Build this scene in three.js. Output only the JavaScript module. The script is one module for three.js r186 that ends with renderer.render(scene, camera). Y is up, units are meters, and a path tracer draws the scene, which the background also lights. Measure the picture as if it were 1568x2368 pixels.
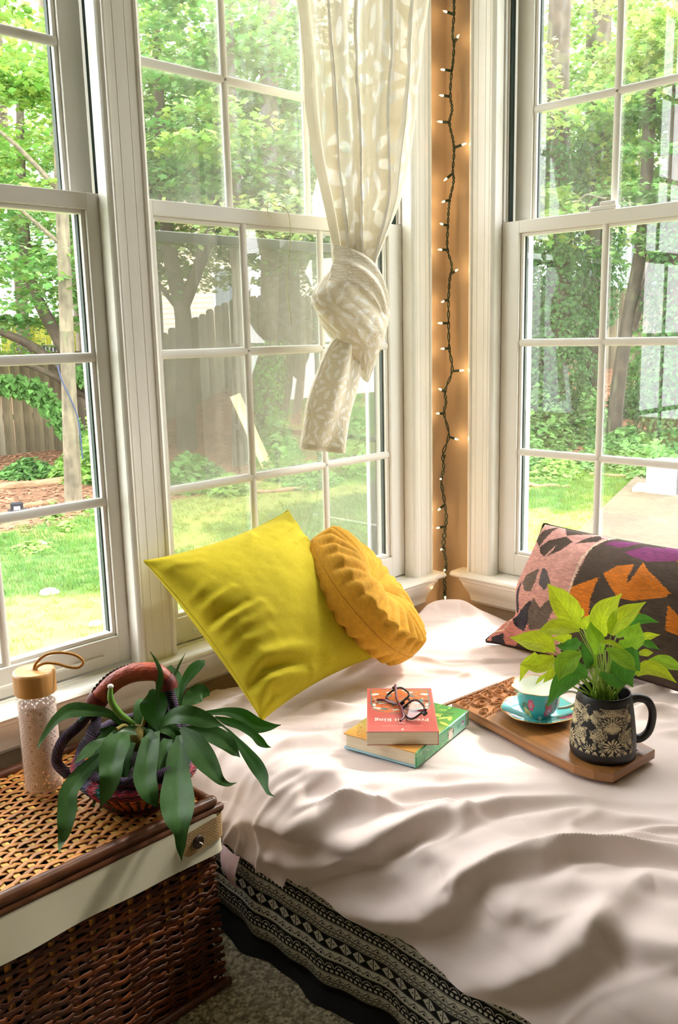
import * as THREE from 'three';
import { RoundedBoxGeometry } from 'three/addons/geometries/RoundedBoxGeometry.js';
import { mergeGeometries, mergeVertices, toCreasedNormals } from 'three/addons/utils/BufferGeometryUtils.js';
import { FontLoader } from 'three/addons/loaders/FontLoader.js';
import { RectAreaLightUniformsLib } from 'three/addons/lights/RectAreaLightUniformsLib.js';

// ------------------------------------------------------------ camera, sky, sun, exposure
const scene = new THREE.Scene();
const camera = new THREE.PerspectiveCamera(59.55, 1568 / 2368, 0.05, 200);
camera.position.set(-1.9694, 1.11, 1.539);
camera.rotation.set(-0.19638, -0.78632, -0.0235, 'YXZ');
scene.background = new THREE.Color().setRGB(0.97, 0.985, 1.0);
scene.backgroundIntensity = 4.0;
const sun = new THREE.DirectionalLight(new THREE.Color().setRGB(1.0, 0.95, 0.86), 2.2);
sun.position.set(15.0, 16.5, 3.4);
sun.castShadow = true; sun.shadow.radius = 11;
Object.assign(sun.shadow.camera, { left: -22, right: 22, top: 22, bottom: -22, near: 1, far: 80 });
sun.shadow.mapSize.set(4096, 4096);
scene.add(sun, sun.target);
const renderer = new THREE.WebGLRenderer({ antialias: true });
renderer.shadowMap.enabled = true;
renderer.toneMapping = THREE.LinearToneMapping;
renderer.toneMappingExposure = 2.15;
RectAreaLightUniformsLib.init();

// ------------------------------------------------------------ helpers
const V3 = THREE.Vector3, PI = Math.PI, sin = Math.sin, cos = Math.cos, abs = Math.abs, min = Math.min, max = Math.max, hyp = Math.hypot;
const V = (x, y, z) => new V3(x, y, z);
const clamp = (x, a = 0, b = 1) => x < a ? a : x > b ? b : x;
const mix = (a, b, t) => a + (b - a) * t;
const sm = (a, b, x) => { const t = clamp((x - a) / (b - a)); return t * t * (3 - 2 * t); };
function rng(seed) { let a = seed >>> 0; return () => { a = (a + 0x6d2b79f5) | 0; let t = Math.imul(a ^ (a >>> 15), 1 | a); t = (t + Math.imul(t ^ (t >>> 7), 61 | t)) ^ t; return ((t ^ (t >>> 14)) >>> 0) / 4294967296; }; }
function hash(x, y, s) { let h = Math.imul(x | 0, 374761393) + Math.imul(y | 0, 668265263) + Math.imul(s | 0, 1274126177); h = Math.imul(h ^ (h >>> 13), 1274126177); return ((h ^ (h >>> 16)) >>> 0) / 4294967296; }
function vnoise(x, y, px = 0, py = 0, s = 1) {           // value noise, periodic when px, py are given
  const ix = Math.floor(x), iy = Math.floor(y), fx = x - ix, fy = y - iy, u = fx * fx * (3 - 2 * fx), w = fy * fy * (3 - 2 * fy);
  const m = (a, p) => p ? ((a % p) + p) % p : a;
  const a = m(ix, px), b = m(ix + 1, px), c = m(iy, py), d = m(iy + 1, py);
  return mix(mix(hash(a, c, s), hash(b, c, s), u), mix(hash(a, d, s), hash(b, d, s), u), w);
}
function fbm(x, y, oct = 4, p = 0, s = 1) { let v = 0, a = 0.5, t = 0; for (let i = 0; i < oct; i++) { v += a * vnoise(x, y, p, p, s + i * 7); t += a; a *= 0.5; x *= 2; y *= 2; p *= 2; } return v / t; }
function tex(w, h, fn, srgb = true) {                    // fn(u, v) -> [r, g, b(, a)] 0..255
  const d = new Uint8Array(w * h * 4);
  for (let j = 0; j < h; j++) for (let i = 0; i < w; i++) { const c = fn((i + 0.5) / w, (j + 0.5) / h), o = (j * w + i) * 4; d[o] = clamp(c[0], 0, 255); d[o + 1] = clamp(c[1], 0, 255); d[o + 2] = clamp(c[2], 0, 255); d[o + 3] = c[3] === undefined ? 255 : clamp(c[3], 0, 255); }
  const t = new THREE.DataTexture(d, w, h, THREE.RGBAFormat);
  t.wrapS = t.wrapT = THREE.RepeatWrapping; t.magFilter = THREE.LinearFilter; t.minFilter = THREE.LinearMipmapLinearFilter; t.generateMipmaps = true;
  if (srgb) t.colorSpace = THREE.SRGBColorSpace;
  t.needsUpdate = true; return t;
}
const gray = (w, h, fn) => tex(w, h, (u, v) => { const g = 255 * fn(u, v); return [g, g, g]; }, false);
function canvasTex(w, h, draw, srgb = true) {
  const c = document.createElement('canvas'); c.width = w; c.height = h; draw(c.getContext('2d'), w, h);
  const t = new THREE.CanvasTexture(c); t.wrapS = t.wrapT = THREE.RepeatWrapping; t.magFilter = THREE.LinearFilter; if (srgb) t.colorSpace = THREE.SRGBColorSpace; t.anisotropy = 8; return t;
}
const rep = (t, x, y) => { const c = t.clone(); c.repeat.set(x, y); c.needsUpdate = true; return c; };
const M = (color, roughness = 0.6, o = {}) => new THREE.MeshStandardMaterial({ color, roughness, ...o });
const MP = (color, roughness = 0.6, o = {}) => new THREE.MeshPhysicalMaterial({ color, roughness, ...o });
const names = {};
function numbered(n) { const k = names[n] = (names[n] ?? -1) + 1; return k ? n + '_' + String(k).padStart(3, '0') : n; }
const partNames = new WeakMap();
function mesh(name, geo, m, parent = scene) {            // one named Mesh; top-level names are numbered
  const g = Array.isArray(geo) ? join(geo) : geo;
  const o = new THREE.Mesh(g, m); o.castShadow = o.receiveShadow = true;
  if (parent === scene) o.name = numbered(name);
  else { const t = partNames.get(parent) ?? {}; partNames.set(parent, t); const k = t[name] = (t[name] ?? -1) + 1; o.name = k ? name + '_' + String(k).padStart(3, '0') : name; }
  parent.add(o); return o;
}
function thing(name, label, category, p = [0, 0, 0], group) {
  const o = new THREE.Group(); o.name = numbered(name); scene.add(o); o.position.set(...p);
  o.userData = { label, category }; if (group) o.userData.group = group; return o;
}
function tag(o, label, category, group, kind) { Object.assign(o.userData, { label, category }); if (group) o.userData.group = group; if (kind) o.userData.kind = kind; return o; }
function struct(o, label) { o.userData.kind = 'structure'; if (label) o.userData.label = label; return o; }
function structGroup(name, label) { const o = new THREE.Group(); o.name = name; scene.add(o); return struct(o, label); }
function prep(g) {                                       // position, normal, uv only, non-indexed, so that pieces can be joined
  let r = g.index ? g.toNonIndexed() : g.clone();
  for (const k of Object.keys(r.attributes)) if (!['position', 'normal', 'uv'].includes(k)) r.deleteAttribute(k);
  if (!r.attributes.normal) r.computeVertexNormals();
  if (!r.attributes.uv) r.setAttribute('uv', new THREE.BufferAttribute(new Float32Array(r.attributes.position.count * 2), 2));
  return r;
}
const join = (a) => a.length === 1 ? a[0] : mergeGeometries(a.map(prep));
function boxUV(g) {                                      // uv in metres from the face that each corner belongs to
  const p = g.attributes.position, n = g.attributes.normal, uv = new Float32Array(p.count * 2);
  for (let i = 0; i < p.count; i++) {
    const x = abs(n.getX(i)), y = abs(n.getY(i)), z = abs(n.getZ(i));
    if (y >= x && y >= z) { uv[2 * i] = p.getX(i); uv[2 * i + 1] = p.getZ(i); } else if (x >= z) { uv[2 * i] = p.getZ(i); uv[2 * i + 1] = p.getY(i); } else { uv[2 * i] = p.getX(i); uv[2 * i + 1] = p.getY(i); }
  }
  g.setAttribute('uv', new THREE.BufferAttribute(uv, 2)); return g;
}
function bx(x0, x1, y0, y1, z0, z1, r = 0.002) {         // chamfered box between two corners
  const w = x1 - x0, h = y1 - y0, d = z1 - z0, g = r > 0 ? new RoundedBoxGeometry(w, h, d, 1, min(r, w / 2.01, h / 2.01, d / 2.01)) : new THREE.BoxGeometry(w, h, d);
  g.translate((x0 + x1) / 2, (y0 + y1) / 2, (z0 + z1) / 2); return boxUV(g);
}
function sheet(nu, nv, f, closedU = false) {             // smooth grid: f(u, v) -> [x, y, z]; uv = (u, v)
  const pos = [], uv = [], idx = [];
  for (let j = 0; j <= nv; j++) for (let i = 0; i <= nu; i++) { const p = f(i / nu, j / nv); pos.push(p[0], p[1], p[2]); uv.push(i / nu, j / nv); }
  for (let j = 0; j < nv; j++) for (let i = 0; i < nu; i++) { const a = j * (nu + 1) + i, b = a + 1, c = a + nu + 1, d = c + 1; idx.push(a, b, d, a, d, c); }
  const g = new THREE.BufferGeometry(); g.setAttribute('position', new THREE.Float32BufferAttribute(pos, 3)); g.setAttribute('uv', new THREE.Float32BufferAttribute(uv, 2)); g.setIndex(idx); g.computeVertexNormals();
  if (closedU) { const n = g.attributes.normal; for (let j = 0; j <= nv; j++) { const a = j * (nu + 1), b = a + nu; const x = n.getX(a) + n.getX(b), y = n.getY(a) + n.getY(b), z = n.getZ(a) + n.getZ(b), l = hyp(x, y, z) || 1; n.setXYZ(a, x / l, y / l, z / l); n.setXYZ(b, x / l, y / l, z / l); } }
  return g;
}
const curve = (pts, closed = false) => new THREE.CatmullRomCurve3(pts.map((p) => p.isVector3 ? p : V(...p)), closed, 'centripetal');
const tube = (pts, r, seg = 24, rad = 6, closed = false) => new THREE.TubeGeometry(Array.isArray(pts) ? curve(pts, closed) : pts, seg, r, rad, closed);
function taper(pts, rads, seg = 16, rad = 7) {           // tube whose radius follows rads
  const c = curve(pts), fr = c.computeFrenetFrames(seg, false);
  return sheet(rad, seg, (u, v) => {
    const k = Math.round(v * seg), p = c.getPointAt(k / seg), q = v * (rads.length - 1), i = min(rads.length - 2, Math.floor(q)), r = mix(rads[i], rads[i + 1], q - i), a = u * 2 * PI;
    const n = fr.normals[k], b = fr.binormals[k];
    return [p.x + r * (cos(a) * n.x + sin(a) * b.x), p.y + r * (cos(a) * n.y + sin(a) * b.y), p.z + r * (cos(a) * n.z + sin(a) * b.z)];
  }, true);
}
const lathe = (pts, seg = 48) => new THREE.LatheGeometry(pts.map((p) => new THREE.Vector2(p[0], p[1])), seg);
function extrudeX(prof, x0, x1, smooth = false) {        // profile of [z, y] points, closed, extruded along x
  const s = new THREE.Shape(prof.map((p) => new THREE.Vector2(p[0], p[1]))), g = new THREE.ExtrudeGeometry(s, { depth: x1 - x0, bevelEnabled: false });
  g.rotateY(PI / 2); const p = g.attributes.position; for (let i = 0; i < p.count; i++) { p.setXYZ(i, p.getX(i) + x0, p.getY(i), -p.getZ(i)); }
  const q = g.index ? g.toNonIndexed() : g, a = q.attributes.position.array; for (let i = 0; i < a.length; i += 9) for (let k = 0; k < 3; k++) { const t = a[i + 3 + k]; a[i + 3 + k] = a[i + 6 + k]; a[i + 6 + k] = t; }
  q.computeVertexNormals(); return boxUV(smooth ? toCreasedNormals(q, 0.7) : q);
}
function place(g, p, rx = 0, ry = 0, rz = 0, s = 1) { const m = new THREE.Matrix4().compose(V(...p), new THREE.Quaternion().setFromEuler(new THREE.Euler(rx, ry, rz)), typeof s === 'number' ? V(s, s, s) : V(...s)); return g.clone().applyMatrix4(m); }

// ------------------------------------------------------------ the room
const paintTex = gray(256, 256, (u, v) => 0.5 + 0.35 * (fbm(u * 24, v * 24, 4, 24, 3) - 0.5) + 0.15 * (fbm(u * 90, v * 20, 2, 0, 5) - 0.5));
const M_TRIM = MP(0xf6f3e8, 0.3, { bumpMap: rep(paintTex, 3, 3), bumpScale: 0.0006, clearcoat: 0.25, clearcoatRoughness: 0.2 });
const M_VINYL = M(0xeeebe2, 0.38);
const M_GLASS = MP(0xffffff, 0, { transmission: 1, thickness: 0, ior: 1.5 });
const wallPaint = (c) => M(c, 0.85, { bumpMap: rep(paintTex, 4, 4), bumpScale: 0.0012 });
const M_TAN = wallPaint(0xb6a48a), M_WHITE = wallPaint(0xece6da);
const M_GASKET = M(0x23352e, 0.7);
function wallShape(x0, x1, h, holes) {
  const s = new THREE.Shape(); s.moveTo(x0, 0).lineTo(x1, 0).lineTo(x1, h).lineTo(x0, h).lineTo(x0, 0);
  for (const [a, b, c, d] of holes) { const p = new THREE.Path(); p.moveTo(a, c).lineTo(a, d).lineTo(b, d).lineTo(b, c).lineTo(a, c); s.holes.push(p); }
  return s;
}
function wall(name, x0, x1, holes, m, place_) {          // inner face at local z = 0
  const g = new THREE.ExtrudeGeometry(wallShape(x0, x1, 2.62, holes), { depth: 0.14, bevelEnabled: false }); g.translate(0, 0, -0.14);
  const o = struct(mesh(name, g, m)); place_(o); return o;
}
const W_BOT = 0.44, W_TOP = 2.29;
wall('wall_left', -3.8, 0.14, [[-1.832, -0.155, W_BOT, W_TOP]], M_TAN, (o) => {});
wall('wall_right', -0.0, 4.6, [[0.156, 0.994, W_BOT, W_TOP]], M_TAN, (o) => { o.rotation.y = -PI / 2; });
wall('wall_back', -3.94, 0.14, [], M_WHITE, (o) => { o.position.z = 4.6; o.rotation.y = 0; o.position.z = 4.74; });
wall('wall_side', 0, 4.6, [], M_WHITE, (o) => { o.rotation.y = -PI / 2; o.position.x = -3.94; });
const M_CARPET = M(0xffffff, 1, { map: rep(tex(512, 512, (u, v) => { const n = fbm(u * 90, v * 90, 3, 90, 11), m = fbm(u * 8, v * 8, 3, 8, 4), k = 0.72 + 0.5 * (n - 0.5) * 1.6 + 0.12 * (m - 0.5); return [196 * k + 30, 184 * k + 28, 158 * k + 22]; }), 2.2, 2.2), bumpMap: rep(gray(512, 512, (u, v) => fbm(u * 110, v * 110, 2, 110, 21)), 2.2, 2.2), bumpScale: 0.006 });
struct(mesh('floor', bx(-3.94, 0.14, -0.1, 0, -0.14, 4.74, 0), M_CARPET), 'beige cut pile carpet floor');
struct(mesh('ceiling', bx(-3.94, 0.14, 2.6, 2.72, -0.14, 4.74, 0), M_WHITE));
// ------------------------------------------------------------ windows: local x along the wall, z into the room
function casingBoards(x0, x1, y0, y1) {                  // flat board with quirked beads down both edges
  const w = x1 - x0, P = [[0, 0], [0, 0.029], [0.004, 0.034], [0.009, 0.036], [0.013, 0.0345], [0.0145, 0.0318], [0.016, 0.0318], [0.017, 0.033], [w * 0.35, 0.033], [w * 0.362, 0.0322], [w * 0.374, 0.033]];
  const half = P.map((p) => [p[0], p[1]]), all = half.concat(half.map((p) => [w - p[0], p[1]]).reverse());
  const s = new THREE.Shape(all.map((p) => new THREE.Vector2(p[0], p[1])));
  const g = new THREE.ExtrudeGeometry(s, { depth: y1 - y0, bevelEnabled: false }); g.rotateX(-PI / 2);   // profile in xz (z becomes -y), extrusion up
  const q = g.index ? g.toNonIndexed() : g, a = q.attributes.position.array; for (let i = 0; i < a.length; i += 3) { a[i] += x0; a[i + 1] += y0; a[i + 2] = -a[i + 2]; }
  for (let i = 0; i < a.length; i += 9) for (let k = 0; k < 3; k++) { const t = a[i + 3 + k]; a[i + 3 + k] = a[i + 6 + k]; a[i + 6 + k] = t; }
  q.computeVertexNormals(); return boxUV(toCreasedNormals(q, 0.6));
}
function frameGeo(x0, x1, y0, y1, l, r, b, t, z0, z1, bead) {   // four rails of a sash and an inner glazing bead
  const k = bead ? 0.008 : 0, g = [bx(x0, x0 + l, y0, y1, z0, z1), bx(x1 - r, x1, y0, y1, z0, z1), bx(x0 + l - 0.001, x1 - r + 0.001, y0, y0 + b, z0, z1), bx(x0 + l - 0.001, x1 - r + 0.001, y1 - t, y1, z0, z1)];
  if (bead) g.push(bx(x0 + l - 0.001, x0 + l + k, y0 + b, y1 - t, z0 + 0.006, z1 - 0.007, 0.003), bx(x1 - r - k, x1 - r + 0.001, y0 + b, y1 - t, z0 + 0.006, z1 - 0.007, 0.003), bx(x0 + l, x1 - r, y0 + b - 0.001, y0 + b + k, z0 + 0.006, z1 - 0.007, 0.003), bx(x0 + l, x1 - r, y1 - t - k, y1 - t + 0.001, z0 + 0.006, z1 - 0.007, 0.003));
  return g;
}
function muntinV(x, y0, y1, z) { const g = new THREE.CapsuleGeometry(0.0095, y1 - y0 - 0.004, 2, 10); g.scale(1, 1, 0.62); g.translate(x, (y0 + y1) / 2, z); return g; }
function muntinH(x0, x1, y, z) { const g = new THREE.CapsuleGeometry(0.0095, x1 - x0 - 0.004, 2, 10); g.rotateZ(PI / 2); g.scale(1, 1, 0.62); g.translate((x0 + x1) / 2, y, z); return g; }
const M_SCREEN = M(0xaaa99c, 0.8, { transparent: true, opacity: 0.3, side: THREE.DoubleSide });
const hazeDustTex = gray(512, 512, (u, v) => clamp(0.55 + 0.5 * (fbm(u * 5, v * 5, 4, 5, 3) - 0.5) + 0.35 * (hash(u * 512, v * 512, 4) - 0.5) + (hash(u * 512, v * 512, 9) > 0.993 ? 0.6 : 0)));
const hazeDust = (o) => M(0xe4e6da, 0.9, { transparent: true, opacity: o, alphaMap: hazeDustTex, side: THREE.DoubleSide });  // pale veil that paints reflected haze on the glass, with dusty specks
function makeWindow(name, label, screen, lock, film) {
  const w = structGroup(name, label);
  mesh('window_frame', [bx(-0.4185, -0.4005, 0.44, 2.29, -0.13, 0.0), bx(0.4005, 0.4185, 0.44, 2.29, -0.13, 0.0), bx(-0.4185, 0.4185, 2.262, 2.29, -0.13, 0.0), bx(-0.4185, 0.4185, 0.42, 0.462, -0.16, 0.004),
    bx(-0.4, -0.388, 1.377, 2.262, -0.034, -0.012), bx(0.388, 0.4, 1.377, 2.262, -0.034, -0.012), bx(-0.4, -0.393, 1.377, 2.262, -0.012, -0.003), bx(0.393, 0.4, 1.377, 2.262, -0.012, -0.003),
    bx(-0.4, -0.385, 0.464, 2.262, -0.128, -0.078), bx(0.385, 0.4, 0.464, 2.262, -0.128, -0.078)], M_VINYL, w);
  mesh('balance_track', [bx(-0.3875, -0.384, 1.378, 2.26, -0.030, -0.014, 0), bx(0.384, 0.3875, 1.378, 2.26, -0.030, -0.014, 0)], M_GASKET, w);
  const low = mesh('lower_sash', frameGeo(-0.398, 0.398, 0.465, 1.376, 0.052, 0.052, 0.057, 0.03, -0.036, -0.002, true).concat([bx(-0.31, 0.31, 0.484, 0.490, -0.003, 0.004, 0.001)]), M_VINYL, w);
  for (const x of [-0.115, 0.115]) mesh('muntin', muntinV(x, 0.522, 1.346, -0.012), M_VINYL, low);
  for (const y of [1.077, 0.797]) mesh('muntin', muntinH(-0.346, 0.346, y, -0.012), M_VINYL, low);
  mesh('pane', bx(-0.348, 0.348, 0.52, 1.348, -0.0205, -0.0195, 0), M_GLASS, low);
  mesh('glazing_gasket', [bx(-0.3385, -0.3355, 0.53, 1.338, -0.03, -0.019, 0), bx(0.3355, 0.3385, 0.53, 1.338, -0.03, -0.019, 0)], M_GASKET, low);
  if (lock !== null) mesh('sash_lock', [bx(lock - 0.035, lock + 0.035, 1.376, 1.388, -0.032, -0.008, 0.004), bx(lock - 0.012, lock + 0.03, 1.387, 1.398, -0.028, -0.014, 0.004)], M_VINYL, low);
  const up = mesh('upper_sash', frameGeo(-0.385, 0.385, 1.345, 2.262, 0.046, 0.046, 0.03, 0.05, -0.074, -0.040, true), M_VINYL, w);
  for (const x of [-0.117, 0.117]) mesh('muntin', muntinV(x, 1.374, 2.212, -0.05), M_VINYL, up);
  for (const y of [1.64, 1.925]) mesh('muntin', muntinH(-0.339, 0.339, y, -0.05), M_VINYL, up);
  mesh('pane', bx(-0.341, 0.341, 1.372, 2.214, -0.0585, -0.0575, 0), M_GLASS, up);
  mesh('glazing_gasket', [bx(-0.332, -0.329, 1.384, 2.2, -0.068, -0.057, 0), bx(0.329, 0.332, 1.384, 2.2, -0.068, -0.057, 0)], M_GASKET, up);
  if (film) { mesh('haze_dust_film', new THREE.PlaneGeometry(0.69, 0.822).translate(0, 0.934, -0.0215), hazeDust(film), low); mesh('haze_dust_film', new THREE.PlaneGeometry(0.678, 0.84).translate(0, 1.793, -0.0595), hazeDust(film * 1.5), up); }  // painted reflection haze with dusty grain over both panes
  if (screen) {
    const s = mesh('screen_frame', frameGeo(-0.384, 0.384, 0.466, 1.33, 0.02, 0.02, 0.02, 0.022, -0.098, -0.09, false), M(0x7c8078, 0.5), w);
    mesh('insect_screen', bx(-0.366, 0.366, 0.484, 1.31, -0.0945, -0.0935, 0), M_SCREEN, s);
  }
  return w;
}
const win1 = makeWindow('window_1', 'white double hung window at the left with clear lower panes', false, null); win1.position.x = -1.412;
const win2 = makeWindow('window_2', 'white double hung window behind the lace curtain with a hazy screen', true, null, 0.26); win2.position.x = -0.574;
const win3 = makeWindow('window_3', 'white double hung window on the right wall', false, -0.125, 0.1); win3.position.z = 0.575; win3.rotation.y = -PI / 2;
// casings, stools and aprons
function trim(name, g, turn, label) { const o = struct(mesh(name, g, M_TRIM), label); if (turn) o.rotation.y = -PI / 2; return o; }
const CAS = [0.459, 2.37];
trim('trim_1', casingBoards(-1.040, -0.948, ...CAS), false, 'fluted white casing between the two left windows');
trim('trim_2', casingBoards(-0.178, -0.097, ...CAS), false, 'fluted white casing left of the corner');
trim('trim_3', casingBoards(0.097, 0.178, ...CAS), true, 'fluted white casing right of the corner');
trim('trim_4', casingBoards(0.955, 1.035, ...CAS), true); trim('trim_6', casingBoards(-1.87, -1.795, ...CAS), false);
trim('trim_7', bx(-1.87, -0.097, 2.26, 2.38, 0, 0.037), false); trim('trim_8', bx(0.097, 1.035, 2.26, 2.38, 0, 0.037), true);
const stoolP = [[-0.004, 0.444], [0.054, 0.444], [0.060, 0.446], [0.0635, 0.4515], [0.060, 0.457], [0.054, 0.4595], [-0.004, 0.4595]];
trim('trim_9', extrudeX(stoolP, -1.9, -0.078, true), false, 'white window stool along the left wall');
trim('trim_10', extrudeX(stoolP.map((p) => [p[0], p[1]]), 0.062, 1.07, true), true, 'white window stool along the right wall');
function apron(x0, x1, turn, name, endAt) {                            // moulded apron under the stool; the end near the corner slopes back
  const P = [[0, 0.444], [0.046, 0.444], [0.046, 0.434], [0.040, 0.430], [0.034, 0.414], [0.024, 0.398], [0.020, 0.392], [0.020, 0.376], [0.014, 0.368], [0.0, 0.366]];
  const g = extrudeX(P, x0, x1, true), p = g.attributes.position;
  for (let i = 0; i < p.count; i++) { const near = abs(p.getX(i) - endAt) < 1e-4; if (near) p.setX(i, endAt + (endAt < 0 || turn !== true ? -1 : 1) * (0.444 - p.getY(i)) * 0.35); }
  g.computeVertexNormals(); return trim(name, boxUV(toCreasedNormals(g, 0.6)), turn, 'white moulded apron under the stool');
}
apron(-1.88, -0.092, false, 'trim_11', -0.092); apron(0.08, 1.05, true, 'trim_12', 0.08);
// ------------------------------------------------------------ the garden
const pol = (px, d) => { const a = Math.atan((px - 784) / 2110) ; const yaw = -0.78632 - a; return [-1.9694 - d * sin(yaw) , 1.539 - d * cos(yaw)].map((v, i) => i === 0 ? -1.9694 + d * -sin(yaw) : v); };
const EDGE = [[-9, -5.2], [1.8, -6.1], [3.6, -6.3], [5.6, -6.5], [7.4, -4.7], [9.0, -3.6], [13, 0.5], [15, 6]];   // where the lawn meets the mulch
function beyond(x, z) {                                  // metres outside the lawn's edge, negative on the lawn
  let best = 1e9, s = 1;
  for (let i = 0; i < EDGE.length - 1; i++) {
    const [ax, az] = EDGE[i], [bx_, bz] = EDGE[i + 1], dx = bx_ - ax, dz = bz - az, t = clamp(((x - ax) * dx + (z - az) * dz) / (dx * dx + dz * dz)), ex = x - ax - t * dx, ez = z - az - t * dz, d = hyp(ex, ez);
    if (d < best) { best = d; s = (dx * (z - az) - dz * (x - ax)) < 0 ? 1 : -1; }
  }
  return s * best;
}
const GY = -0.55;
function gy(x, z) { const b = beyond(x, z); return GY + 0.95 * sm(0.2, 5.5, b) * sm(5.2, 8.5, x) + 0.05 * (fbm(x * 0.7 + 40, z * 0.7 + 40, 3) - 0.5) * sm(-2, 1, b) + 0.03 * (fbm(x * 1.1 + 9, z * 1.1 + 3, 2) - 0.5); }
const GX0 = -14, GZ0 = -34, GS = 50;
const lawnTex = tex(2048, 2048, (u, v) => {
  const x = GX0 + u * GS, z = GZ0 + v * GS, b = beyond(x, z) + 0.7 * (fbm(x * 1.3 + 7, z * 1.3 + 5, 3) - 0.5), n = fbm(x * 9, z * 9, 3, 0, 3), m = fbm(x * 0.9 + 20, z * 0.9 + 30, 4, 0, 8), r = hash(x * 60, z * 60, 2);
  const moss = sm(0.42, 0.62, m), g = [mix(88, 128, moss) + 46 * (n - 0.5) + 16 * (r - 0.5), mix(122, 142, moss) + 44 * (n - 0.5) + 16 * (r - 0.5), mix(52, 66, moss) + 28 * (n - 0.5)];
  const soil = sm(0.66, 0.8, fbm(x * 1.9, z * 1.9, 3, 0, 14)) * 0.5; g[0] = mix(g[0], 150, soil); g[1] = mix(g[1], 120, soil); g[2] = mix(g[2], 78, soil);
  const c = fbm(x * 14, z * 22, 3, 0, 5), w = [120 + 90 * (c - 0.4) + 30 * (r - 0.5), 84 + 70 * (c - 0.4) + 26 * (r - 0.5), 60 + 54 * (c - 0.4) + 22 * (r - 0.5)], t = sm(-0.12, 0.12, b);
  return [mix(g[0], w[0], t), mix(g[1], w[1], t), mix(g[2], w[2], t)];
});
lawnTex.wrapS = lawnTex.wrapT = THREE.ClampToEdgeWrapping;
struct(mesh('ground', sheet(200, 200, (u, v) => { const x = GX0 + u * GS, z = GZ0 + v * GS; return [x, gy(x, z), z]; }), M(0xffffff, 1, { map: lawnTex, side: THREE.DoubleSide })), 'lawn and mulch bed outside the windows');
function inst(name, geo, m, list, parent, color) {       // list of { p, q, s, c }
  const o = new THREE.InstancedMesh(geo, m, list.length), k = new THREE.Matrix4(), s = V(1, 1, 1);
  list.forEach((e, i) => { s.set(...(typeof e.s === 'number' ? [e.s, e.s, e.s] : e.s)); o.setMatrixAt(i, k.compose(e.p, e.q, s)); if (e.c) o.setColorAt(i, e.c); });
  o.name = name; o.userData.kind = 'stuff'; o.castShadow = o.receiveShadow = true; (parent ?? scene).add(o); return o;
}
const quat = (x, y, z) => new THREE.Quaternion().setFromEuler(new THREE.Euler(x, y, z, 'YXZ'));
const col = (r, g, b) => new THREE.Color().setRGB(r, g, b);
function bladesGeo(n, h, w, spread, seed) {
  const R = rng(seed), pos = [], idx = [];
  for (let i = 0; i < n; i++) { const a = R() * 6.28, x = (R() - 0.5) * spread, z = (R() - 0.5) * spread, l = h * (0.5 + R() * 0.7), lean = l * (0.15 + 0.5 * R()), ca = cos(a), sa = sin(a), k = pos.length / 3; pos.push(x - sa * w, 0, z + ca * w, x + sa * w, 0, z - ca * w, x + ca * lean * 0.35 + sa * w * 0.7, l * 0.6, z + sa * lean * 0.35 - ca * w * 0.7, x + ca * lean, l, z + sa * lean); idx.push(k, k + 1, k + 2, k, k + 2, k + 3); }
  const g = new THREE.BufferGeometry(); g.setAttribute('position', new THREE.Float32BufferAttribute(pos, 3)); g.setIndex(idx); g.computeVertexNormals(); return g;
}
const M_LEAF = MP(0xffffff, 0.85, { transmission: 0.5, thickness: 0, side: THREE.DoubleSide, specularIntensity: 0.35 });
{
  const R = rng(5), list = [];
  for (let i = 0; i < 60000; i++) {
    const x = -2.6 + R() * 12, z = -8 + R() * 8.5; if (x < 0.3 && z > -0.3 || z > 0.2 && x < 0.5) continue;
    const b = beyond(x, z); if (b > -0.05 + 0.3 * (R() - 0.5)) continue;
    const m = fbm(x * 0.9 + 20, z * 0.9 + 30, 4, 0, 8), moss = sm(0.42, 0.62, m); if (R() < moss * 0.72) continue;
    list.push({ p: V(x, gy(x, z) - 0.004, z), q: quat(0, R() * 6.28, 0), s: 0.55 + 0.8 * R() * (1 - 0.5 * moss), c: col(0.11 + 0.07 * R() + 0.10 * moss, 0.23 + 0.09 * R() + 0.05 * moss, 0.045 + 0.03 * R()) });
  }
  tag(inst('grass', bladesGeo(7, 0.055, 0.0022, 0.07, 3), M_LEAF, list), 'short bright green grass growing over the lawn', 'grass');
  const chip = [], R2 = rng(8);
  for (let i = 0; i < 26000; i++) {
    const x = -3 + R2() * 15, z = -12 + R2() * 11, b = beyond(x, z); if (b < 0.05 - 0.25 * R2() || b > 5) continue;
    const k = 0.5 + R2() * 0.9; chip.push({ p: V(x, gy(x, z) + 0.008, z), q: quat((R2() - 0.5) * 0.7, R2() * 6.28, (R2() - 0.5) * 0.7), s: [0.5 + R2() * 1.4, 1, 0.6 + R2()], c: col(0.30 * k, 0.165 * k, 0.095 * k) });
  }
  tag(inst('wood_chips', new THREE.BoxGeometry(0.055, 0.008, 0.016), M(0xffffff, 0.95), chip), 'reddish brown wood chip mulch spread over the bed', 'mulch');
}
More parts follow.
